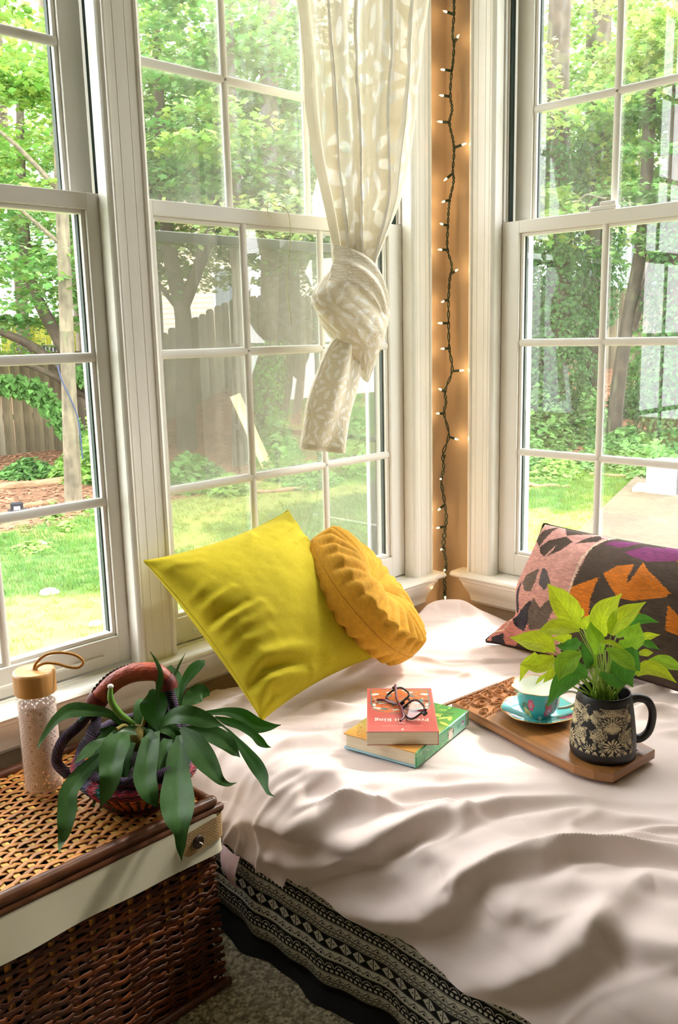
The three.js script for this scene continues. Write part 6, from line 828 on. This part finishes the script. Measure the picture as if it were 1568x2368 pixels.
// ------------------------------------------------------------ carved board, cup and saucer, mug
const woodT = (r, g, b, s) => tex(512, 512, (u, v) => { const wv = v + 0.03 * fbm(u * 3, v * 2, 3, 0, s), n = fbm(wv * 34, u * 2.5, 4, 0, s + 2), f = fbm(v * 160, u * 8, 2, 0, s + 5), kn = Math.exp(-(((u - 0.44) / 0.02) ** 2 + ((v - 0.05) / 0.03) ** 2)), k = 0.72 + 0.42 * n + 0.16 * (f - 0.5) - 0.5 * kn; return [r * k, g * k, b * k]; });
{
  const t = thing('serving_board', 'brown wooden board with a carved panel at its far end', 'board', [-0.59, 0.3705, 0.70]), TH = 0.0175;
  const w2 = [[-0.631, 0.511], [-0.655, 0.609], [-0.691, 0.745], [-0.698, 0.780], [-0.707, 0.826], [-0.703, 0.861], [-0.690, 0.888], [-0.566, 0.899], [-0.530, 0.79], [-0.490, 0.66], [-0.446, 0.528]].map(([x, z]) => new THREE.Vector2(x + 0.59, -(z - 0.70)));
  const s = new THREE.Shape(w2), hole = new THREE.Path(), A = [-0.668, 0.866], B = [-0.585, 0.878]; { const p = []; for (let i = 0; i <= 10; i++) { const k = i / 10; p.push([mix(A[0], B[0], k) , mix(A[1], B[1], k) + 0.006 * sin(k * PI) - 0.0022]); } for (let i = 10; i >= 0; i--) { const k = i / 10; p.push([mix(A[0], B[0], k), mix(A[1], B[1], k) + 0.006 * sin(k * PI) + 0.0022]); } p.forEach((q, i) => hole[i ? 'lineTo' : 'moveTo'](q[0] + 0.59, -(q[1] - 0.70))); hole.closePath(); } s.holes.push(hole);
  const g = new THREE.ExtrudeGeometry(s, { depth: TH - 0.003, bevelEnabled: true, bevelSize: 0.0014, bevelThickness: 0.0015, bevelSegments: 2, curveSegments: 8 }); g.rotateX(-PI / 2); g.translate(0, 0.0015, 0);
  { const p = g.attributes.position, uv = new Float32Array(p.count * 2), n = g.attributes.normal, ca = 0.957, sa = 0.29; for (let i = 0; i < p.count; i++) { const l = p.getZ(i) * ca - p.getX(i) * sa, c = p.getX(i) * ca + p.getZ(i) * sa; uv[2 * i] = l / 0.42 + 0.5; uv[2 * i + 1] = (abs(n.getY(i)) > 0.5 ? c : p.getY(i) * 2 + c * 0.2) / 0.25 + 0.5; } g.setAttribute('uv', new THREE.BufferAttribute(uv, 2)); }
  const BW = MP(0xffffff, 0.36, { map: woodT(166, 112, 60, 3), clearcoat: 0.35, clearcoatRoughness: 0.25 }); mesh('board_body', g, BW, t);
  const CW = 512, CH = 320, hc = document.createElement('canvas'); hc.width = CW; hc.height = CH; const c = hc.getContext('2d'); c.fillStyle = '#000'; c.fillRect(0, 0, CW, CH); c.lineCap = 'round';
  const soft = (fn) => { for (const [lw, a] of [[15, 0.35], [10, 0.55], [6, 0.8], [3, 1]]) { c.lineWidth = lw; c.strokeStyle = `rgba(255,255,255,${a})`; c.fillStyle = c.strokeStyle; fn(); } };
  const spiral = (x, y, r, a0, dir, turns) => soft(() => { c.beginPath(); for (let i = 0; i <= 40; i++) { const k = i / 40, q = a0 + dir * k * turns * 2 * PI, rr = r * (1 - 0.82 * k); c.lineTo(x + cos(q) * rr, y + sin(q) * rr); } c.stroke(); });
  for (const sx of [1, -1]) { c.save(); c.translate(CW / 2, 0); c.scale(sx, 1); spiral(150, 150, 74, 2.2, 1, 1.6); spiral(48, 110, 44, 0.4, -1, 1.3); spiral(52, 220, 48, 5.4, 1, 1.4); spiral(214, 62, 34, 3, -1, 1.2); spiral(214, 256, 34, 3.2, 1, 1.2); for (let i = 0; i < 7; i++) { const a = 3.4 + i * 0.42; soft(() => { c.beginPath(); c.moveTo(150 + cos(a) * 80, 150 + sin(a) * 80); c.quadraticCurveTo(150 + cos(a + 0.3) * 104, 150 + sin(a + 0.3) * 104, 150 + cos(a + 0.2) * 122, 150 + sin(a + 0.2) * 122); c.stroke(); }); } soft(() => { c.beginPath(); c.moveTo(6, 40); c.bezierCurveTo(60, 30, 90, 70, 130, 40); c.stroke(); c.beginPath(); c.moveTo(6, 285); c.bezierCurveTo(70, 300, 100, 250, 150, 280); c.stroke(); }); c.restore(); }
  soft(() => { c.beginPath(); c.moveTo(CW / 2, 20); c.lineTo(CW / 2, CH - 20); c.stroke(); }); for (let i = 0; i < 34; i++) for (const y of [14, CH - 14]) soft(() => { c.beginPath(); c.arc(8 + i * 15, y, 2.4, 0, 7); c.fill(); });
  const hd = c.getImageData(0, 0, CW, CH).data, hAt = (u, v) => { const x = clamp(u, 0, 1) * (CW - 1), y = clamp(v, 0, 1) * (CH - 1), i = Math.floor(x), j = Math.floor(y), f = x - i, q = y - j, G = (a, b) => hd[(min(CH - 1, b) * CW + min(CW - 1, a)) * 4] / 255; return mix(mix(G(i, j), G(i + 1, j), f), mix(G(i, j + 1), G(i + 1, j + 1), f), q); };
  const P00 = [-0.6355, 0.5155], P10 = [-0.4525, 0.5335], P01 = [-0.6565, 0.6085], P11 = [-0.4745, 0.6135];
  const cg = sheet(220, 130, (u, v) => { const e = sm(0, 0.02, u) * sm(1, 0.98, u) * sm(0, 0.03, v) * sm(1, 0.97, v), x = mix(mix(P00[0], P10[0], u), mix(P01[0], P11[0], u), v), z = mix(mix(P00[1], P10[1], u), mix(P01[1], P11[1], u), v); return [x + 0.59, TH - 0.0004 + e * (0.0008 + 0.0058 * hAt(u, v)), z - 0.70]; });
  { const uv = cg.attributes.uv; for (let i = 0; i < uv.count; i++) uv.setXY(i, uv.getY(i) * 0.25, uv.getX(i) * 0.7 + 0.15); } mesh('carved_panel', cg, MP(0xffffff, 0.45, { map: woodT(190, 128, 74, 9) }), t).userData.label = 'carved scrollwork panel';
  mesh('rail', bx(-0.0915, 0.0915, 0, 0.0048, -0.0028, 0.0028, 0.0012), BW, t).position.set(-0.003, TH - 0.001, -0.1805); t.children[t.children.length - 1].rotation.y = -0.098;
}
const floral = (W, H, bg, seed, n, cols) => canvasTex(W, H, (c, w, h) => { c.fillStyle = bg; c.fillRect(0, 0, w, h); const R = rng(seed), el = (x, y, rx, ry, a, k) => { for (const ox of [-w, 0, w]) { c.save(); c.translate(x + ox, y); c.rotate(a); c.fillStyle = k; c.beginPath(); c.ellipse(0, 0, rx, ry, 0, 0, 7); c.fill(); c.restore(); } }; for (let i = 0; i < n; i++) { const x = (i + 0.5 + 0.4 * (R() - 0.5)) / n * w, y = h * (0.3 + 0.5 * ((i * 0.618) % 1)), k = cols[i % cols.length], s = w / 1024 * 27 * (0.8 + 0.5 * R()); for (let j = 0; j < 3; j++) el(x + (R() - 0.5) * s * 3.4, y + (R() - 0.5) * s * 2.6, s * 0.7, s * 0.28, R() * 6, '#3e7a58'); for (let j = 0; j < 6; j++) el(x + cos(j * 1.05) * s * 0.6, y + sin(j * 1.05) * s * 0.6, s * 0.52, s * 0.42, j, k[0]); el(x, y, s * 0.42, s * 0.42, 0, k[1]); el(x, y, s * 0.16, s * 0.16, 0, k[2]); } });
const FLW = [['#c23a5e', '#e88aa0', '#7a1830'], ['#f4f6ee', '#f0e8c0', '#d8b040'], ['#efd880', '#e0b050', '#b07828'], ['#d86a88', '#f6c0cc', '#a02848'], ['#f8f8f0', '#e0f0e8', '#e0c060']];
{
  const scal = (g, n, a, rMin) => { const p = g.attributes.position; for (let i = 0; i < p.count; i++) { const x = p.getX(i), z = p.getZ(i), r = hyp(x, z); if (r < rMin) continue; const th = Math.atan2(z, x), k = 1 + a * (r - rMin) / rMin * cos(n * th) * 3; p.setX(i, x * k); p.setZ(i, z * k); p.setY(i, p.getY(i) + 0.012 * a * (r - rMin) / rMin * cos(n * th + 0.5) * 3); } g.computeVertexNormals(); return g; };
  const sa = thing('saucer', 'turquoise floral saucer with a gold rim on the wooden board', 'saucer', [-0.583, 0.3883, 0.677]), glaze = { clearcoat: 0.9, clearcoatRoughness: 0.06 };
  mesh('plate', scal(lathe([[0.0001, 0.0035], [0.024, 0.0035], [0.028, 0.004], [0.045, 0.0065], [0.06, 0.0115], [0.0695, 0.0165], [0.0698, 0.0178], [0.0685, 0.0182], [0.058, 0.0135], [0.044, 0.0088], [0.03, 0.0064], [0.0001, 0.0058]], 120), 8, 0.018, 0.05), MP(0xffffff, 0.12, { map: rep(floral(1024, 256, '#5cc0c2', 8, 20, FLW), 1, 1), ...glaze }), sa);
  mesh('foot', lathe([[0.021, 0], [0.025, 0], [0.0255, 0.004], [0.0205, 0.004], [0.021, 0]], 48), MP(0xf4f2ea, 0.15, glaze), sa); const rimP = []; for (let i = 0; i < 96; i++) { const a = i / 96 * 2 * PI, r = 0.0696 * (1 + 0.018 * 0.0196 / 0.05 * 3 * cos(8 * a)); rimP.push([r * cos(a), 0.0178 + 0.012 * 0.018 * 0.0196 / 0.05 * 3 * cos(8 * a + 0.5), r * sin(a)]); } mesh('gold_rim', tube(rimP, 0.0008, 200, 6, true), M(0xc8963c, 0.3, { metalness: 0.9 }), sa);
  const cu = thing('teacup', 'turquoise floral teacup with a white inside standing on the saucer', 'cup', [-0.588, 0.3945, 0.680]); cu.scale.set(1.16, 1.06, 1.16);
  const outP = [[0.0001, 0.004], [0.018, 0.004], [0.0195, 0], [0.0205, 0], [0.0215, 0.005], [0.0285, 0.012], [0.033, 0.022], [0.0345, 0.034], [0.037, 0.045], [0.0425, 0.0545], [0.0432, 0.0556]], inP = [[0.0432, 0.0556], [0.0420, 0.0553], [0.0358, 0.045], [0.0332, 0.034], [0.0316, 0.023], [0.0275, 0.014], [0.018, 0.0075], [0.0001, 0.006]];
  mesh('outer_bowl', scal(lathe(outP, 120), 8, 0.05, 0.034), MP(0xffffff, 0.12, { map: rep(floral(1024, 256, '#56bcbc', 15, 17, FLW), 1, 1), ...glaze }), cu); mesh('inner_bowl', scal(lathe(inP, 120), 8, 0.05, 0.034), MP(0xf2f6ea, 0.15, glaze), cu).userData.label = 'plain white inside';
  const rp = []; for (let i = 0; i < 96; i++) { const a = i / 96 * 2 * PI, q = 0.05 * (0.0432 - 0.034) / 0.034 * 3, r = 0.0429 * (1 + q * cos(8 * a)); rp.push([r * cos(a), 0.0556 + 0.012 * q * cos(8 * a + 0.5), r * sin(a)]); } mesh('gold_rim', tube(rp, 0.0006, 200, 6, true), M(0xc8963c, 0.3, { metalness: 0.9 }), cu);
  const D = V(0.62, 0, 0.785), hp = (r, y) => [D.x * r, y, D.z * r]; mesh('handle', taper([hp(0.034, 0.040), hp(0.046, 0.046), hp(0.060, 0.044), hp(0.064, 0.034), hp(0.058, 0.022), hp(0.046, 0.016), hp(0.029, 0.013)], [0.0024, 0.0028, 0.0032, 0.003, 0.003, 0.0028, 0.0024], 48, 10), MP(0xefe9d6, 0.15, glaze), cu).userData.label = 'cream curled handle';
}
{
  const t = thing('mug', 'black mug with a cream lace flower print holding the lime plant', 'mug', [-0.634, 0.3883, 0.838]);
  const prof = [[0.0001, 0.003], [0.048, 0.003], [0.0505, 0.0], [0.0535, 0.001], [0.0555, 0.008], [0.0558, 0.016], [0.0545, 0.04], [0.051, 0.07], [0.047, 0.097], [0.0448, 0.109], [0.0436, 0.1125], [0.0418, 0.1125], [0.041, 0.108], [0.0435, 0.09], [0.0475, 0.06], [0.051, 0.03], [0.051, 0.012], [0.0001, 0.008]];
  const BLK = MP(0x080709, 0.5, { clearcoat: 0.15, clearcoatRoughness: 0.4 }); mesh('body', lathe(prof, 96), BLK, t);
  const print = canvasTex(1024, 640, (c, w, h) => {
    c.fillStyle = '#0b0a0c'; c.fillRect(0, 0, w, h); const K = '#cdbd94'; c.strokeStyle = K; c.fillStyle = K; c.lineJoin = 'round';
    const ring = (x, y, r, lw = 5) => { c.lineWidth = lw; c.beginPath(); c.arc(x, y, r, 0, 7); c.stroke(); }, petal = (x, y, a, r0, r1, wd, lw = 5, fill = false) => { const X = x + cos(a) * r0, Y = y + sin(a) * r0, X2 = x + cos(a) * r1, Y2 = y + sin(a) * r1, mx = x + cos(a) * (r0 * 0.45 + r1 * 0.55), my = y + sin(a) * (r0 * 0.45 + r1 * 0.55), nx = -sin(a) * wd, ny = cos(a) * wd; c.lineWidth = lw; c.beginPath(); c.moveTo(X, Y); c.quadraticCurveTo(mx + nx, my + ny, X2, Y2); c.quadraticCurveTo(mx - nx, my - ny, X, Y); fill ? c.fill() : c.stroke(); };
    const rose = (x, y, s) => { ring(x, y, s * 0.12, 6); for (const [r, n, o] of [[0.14, 7, 0], [0.34, 9, 0.3], [0.6, 12, 0]]) for (let i = 0; i < n; i++) petal(x, y, i * 2 * PI / n + o, s * r, s * (r + 0.36), s * 0.2, 5); ring(x, y, s * 0.5, 5); ring(x, y, s * 0.9, 5); };
    const daisy = (x, y, s, n = 12) => { for (let i = 0; i < n; i++) petal(x, y, i * 2 * PI / n, s * 0.25, s, s * 0.22, 4, true); ring(x, y, s * 0.16, 8); }, leaf = (x, y, a, l) => { petal(x, y, a, 0, l, l * 0.42, 5); c.lineWidth = 4; c.beginPath(); c.moveTo(x, y); c.lineTo(x + cos(a) * l * 0.9, y + sin(a) * l * 0.9); for (let i = 1; i < 5; i++) for (const sgn of [-1, 1]) { const k = i / 5 * l; c.moveTo(x + cos(a) * k, y + sin(a) * k); c.lineTo(x + cos(a) * k + cos(a + sgn * 0.7) * l * 0.2, y + sin(a) * k + sin(a + sgn * 0.7) * l * 0.2); } c.stroke(); };
    const lotus = (x, y, s) => { for (let r = 0; r < 3; r++) for (let i = -4; i <= 4; i++) petal(x, y + r * s * 0.16, -PI / 2 + i * 0.36, s * 0.1, s * (0.95 - r * 0.2) * (1 - abs(i) * 0.02), s * 0.15, 5, false); for (let i = -6; i <= 6; i++) petal(x, y, PI / 2 + i * 0.2, s * 0.1, s * 0.62, s * 0.07, 4, true); };
    const fan = (x, y, s, a0, a1) => { for (let i = 0; i <= 12; i++) { const a = mix(a0, a1, i / 12); c.lineWidth = 5; c.beginPath(); c.moveTo(x, y); c.lineTo(x + cos(a) * s, y + sin(a) * s); c.stroke(); } };
    for (const X of [0, 512, 1024]) { rose(X + 256 - 140, 372, 92); rose(X + 256 + 150, 400, 94); lotus(X + 256, 236, 185); daisy(X + 256, 505, 100); leaf(X + 20, 420, -0.6, 90); leaf(X + 500, 300, 2.6, 100); leaf(X + 40, 60, 0.6, 110); leaf(X + 470, 60, 2.5, 110); daisy(X + 256, 90, 60, 10); daisy(X + 470, 180, 44, 9); daisy(X + 60, 190, 44, 9); for (let q = 0; q < 40; q++) { const xx = hash(q, 1, 5) * 512, yy = hash(q, 2, 5) * 620; petal(X + xx, yy, hash(q, 3, 5) * 6, 0, 34, 9, 4, q % 2 === 0); } fan(X, 150, 130, -0.9, 0.9); fan(X + 512, 150, 130, PI - 0.9, PI + 0.9); for (const [x, y, a, l] of [[80, 240, 0.8, 90], [430, 240, 2.3, 90], [170, 440, 2.2, 90], [350, 470, 0.6, 90], [60, 480, 1.2, 80], [440, 560, -2.2, 80], [120, 580, -0.4, 100], [400, 600, -2.6, 100], [200, 90, 2.6, 80], [320, 90, 0.5, 80]]) leaf(X + x, y, a, l); for (let i = 0; i < 3; i++) for (let j = 0; j < 8; j++) ring(X + 150 + j * 30 + (i & 1) * 15, 40 + i * 30, 11, 6); for (let i = 0; i < 9; i++) { ring(X + 20 + i * 8, 330 + i * 18, 9, 4); petal(X + 500, 470, 2 + i * 0.25, 12, 66, 9, 4, true); } daisy(X + 20, 560, 60, 9); ring(X + 256, 318, 14, 6); }
    for (let x = 0; x < w; x += 26) { petal(x, h, -PI / 2 + (x % 3 - 1) * 0.4, 0, 60, 11, 5, true); }
  });
  const at_ = 0.0012, pg = sheet(90, 30, (u, v) => { const th = mix(-3.1, -0.02, u), y = mix(0.017, 0.1015, v), k = (a) => { for (let i = 5; i < 9; i++) if (a <= prof[i + 1][1]) return mix(prof[i][0], prof[i + 1][0], (a - prof[i][1]) / (prof[i + 1][1] - prof[i][1])); return prof[9][0]; }, r = k(y) + 0.0004; return [sin(th) * r, y, cos(th) * r]; });
  mesh('printed_band', pg, M(0xffffff, 0.6, { map: print, side: THREE.DoubleSide }), t).userData.label = 'cream lace flower print';
  const D = V(0.80, 0, 0.60).normalize(), hp = (r, y) => [D.x * r, y, D.z * r]; const hg = taper([hp(0.044, 0.092), hp(0.060, 0.0945), hp(0.078, 0.088), hp(0.0885, 0.070), hp(0.089, 0.048), hp(0.082, 0.028), hp(0.068, 0.019), hp(0.05, 0.022)], [0.0086, 0.0074, 0.007, 0.0068, 0.0068, 0.007, 0.0074, 0.0086], 60, 14); mesh('handle', hg, BLK, t);
}
{
  const PO = [
    [[-641,602,788,58],[-645,628,772,223],[-651,654,753,185],[-657,677,736,8]],
    [[-665,612,804,57],[-690,616,782,152],[-707,615,771,114],[-723,613,760,8]],
    [[-709,579,784,38],[-720,593,773,179],[-742,599,754,169],[-766,607,733,8]],
    [[-727,577,795,47],[-740,571,788,130],[-757,568,777,139],[-777,570,761,7]],
    [[-686,600,816,75],[-696,591,808,113],[-704,589,800,84],[-715,593,789,8]],
    [[-711,589,837,28],[-729,583,827,156],[-745,571,822,164],[-758,551,822,7]],
    [[-702,550,842,56],[-720,559,831,175],[-746,544,820,156],[-774,509,811,7]],
    [[-621,591,825,58],[-623,611,822,202],[-617,636,826,211],[-596,666,843,8]],
    [[-629,601,843,57],[-618,617,845,152],[-598,634,856,153],[-570,651,874,8]],
    [[-581,599,834,39],[-568,610,844,94],[-551,613,860,88],[-532,607,881,8]],
    [[-612,577,867,95],[-604,591,871,162],[-599,606,872,143],[-592,620,875,8]],
    [[-574,558,868,39],[-564,559,877,70],[-556,559,885,8]],
    [[-549,577,858,49],[-540,580,866,75],[-524,582,881,6]],
    [[-557,571,866,49],[-550,570,874,78],[-538,560,888,6]],
    [[-691,600,868,27],[-684,591,880,128],[-674,579,896,137],[-667,564,909,7]],
    [[-640,590,893,74],[-652,576,888,203],[-661,557,886,222],[-657,531,900,7]],
    [[-610,535,881,57],[-592,543,892,130],[-574,536,907,118],[-554,515,928,8]],
    [[-564,544,882,48],[-548,542,893,120],[-532,537,906,117],[-512,522,925,8]],
    [[-640,566,827,77],[-639,585,824,134],[-643,604,815,115],[-641,621,811,8]],
    [[-706,565,849,64],[-706,577,845,92],[-708,592,839,74],[-709,610,833,7]],
    [[-707,566,847,37],[-701,575,850,83],[-694,588,854,9]],
    [[-696,557,861,37],[-688,548,874,92],[-680,541,886,83],[-672,542,897,7]],
    [[-610,613,772,49],[-606,621,774,55],[-604,628,775,6]],
    [[-625,598,791,59],[-622,610,790,82],[-614,622,795,8]],
    [[-721,553,794,75],[-733,546,791,75],[-747,536,787,6]],
    [[-738,579,769,56],[-754,561,758,84],[-766,535,754,6]],
    [[-724,542,779,26],[-732,535,773,34],[-740,526,768,6]],
    [[-660,588,787,77],[-668,589,779,92],[-683,591,763,19]],
    [[-679,602,851,15],[-668,602,862,52],[-652,590,881,6]],
    [[-605,592,841,58],[-595,600,849,96],[-586,605,857,58]],
    [[-613,584,849,57],[-608,580,855,86],[-607,573,859,19]],
    [[-601,583,847,39],[-599,573,853,77],[-605,562,850,10]],
  ];
  const leafT = (r, g, b) => tex(128, 256, (u, v) => { const n = fbm(u * 6, v * 6, 4, 0, 6), mid = Math.exp(-((u - 0.5) ** 2) / 0.0005) * 0.14, vein = 0.05 * sm(0.8, 1, abs(sin((v * 9 - abs(u - 0.5) * 5) * PI))), k = 0.9 + 0.25 * (n - 0.5) + mid + vein; return [r * k, g * k, b * k * 0.95]; });
  const mk = (r, g, b, tr) => MP(0xffffff, 0.95, { map: leafT(r, g, b), transmission: tr, thickness: 0, side: THREE.DoubleSide, clearcoat: 0.45, clearcoatRoughness: 0.35 });
  const LM = [mk(206, 230, 50, 0.55), mk(164, 214, 56, 0.5), mk(92, 166, 56, 0.38)], dark = new Set([4, 6, 9, 13, 15, 19, 21]), midG = new Set([5, 10, 14, 17, 18, 20, 29, 30]);
  const t = thing('pothos', 'lime green leafy cutting plant standing in the black mug', 'plant', [-0.634, 0.46, 0.838]), R = rng(19);
  PO.forEach((f, i) => {
    const p = f.map((q) => [q[0] + 634, q[1] - 460, q[2] - 838, q[3]]);
    mesh('leaf', blade(p, { fold: 0.28, wave: 0.05, seed: i + 40, nv: 22, nu: 12, hint: i % 3 ? V(-0.5, 0.62, 0.5) : V(-0.62, 0.45, 0.58) }), LM[dark.has(i) ? 2 : midG.has(i) ? 1 : 0], t);
    const b = V(p[0][0] / 1000, p[0][1] / 1000, p[0][2] / 1000), a = R() * 6.28, r = 0.026 * Math.sqrt(R()), s = V(cos(a) * r, -0.058, sin(a) * r), m = s.clone().lerp(b, 0.45); m.x *= 0.5; m.z *= 0.5; m.y = mix(s.y, b.y, 0.62);
    const q = b.clone().lerp(V(p[1][0] / 1000, p[1][1] / 1000, p[1][2] / 1000), 0.25); mesh('stem', taper([s, V(s.x * 1.1, 0.0, s.z * 1.1), m, b, q], [0.0022, 0.0024, 0.002, 0.0015, 0.0008], 18, 7), M(i % 3 ? 0x9ab84a : 0x86a63c, 0.5), t);
  });
}
renderer.render(scene, camera);
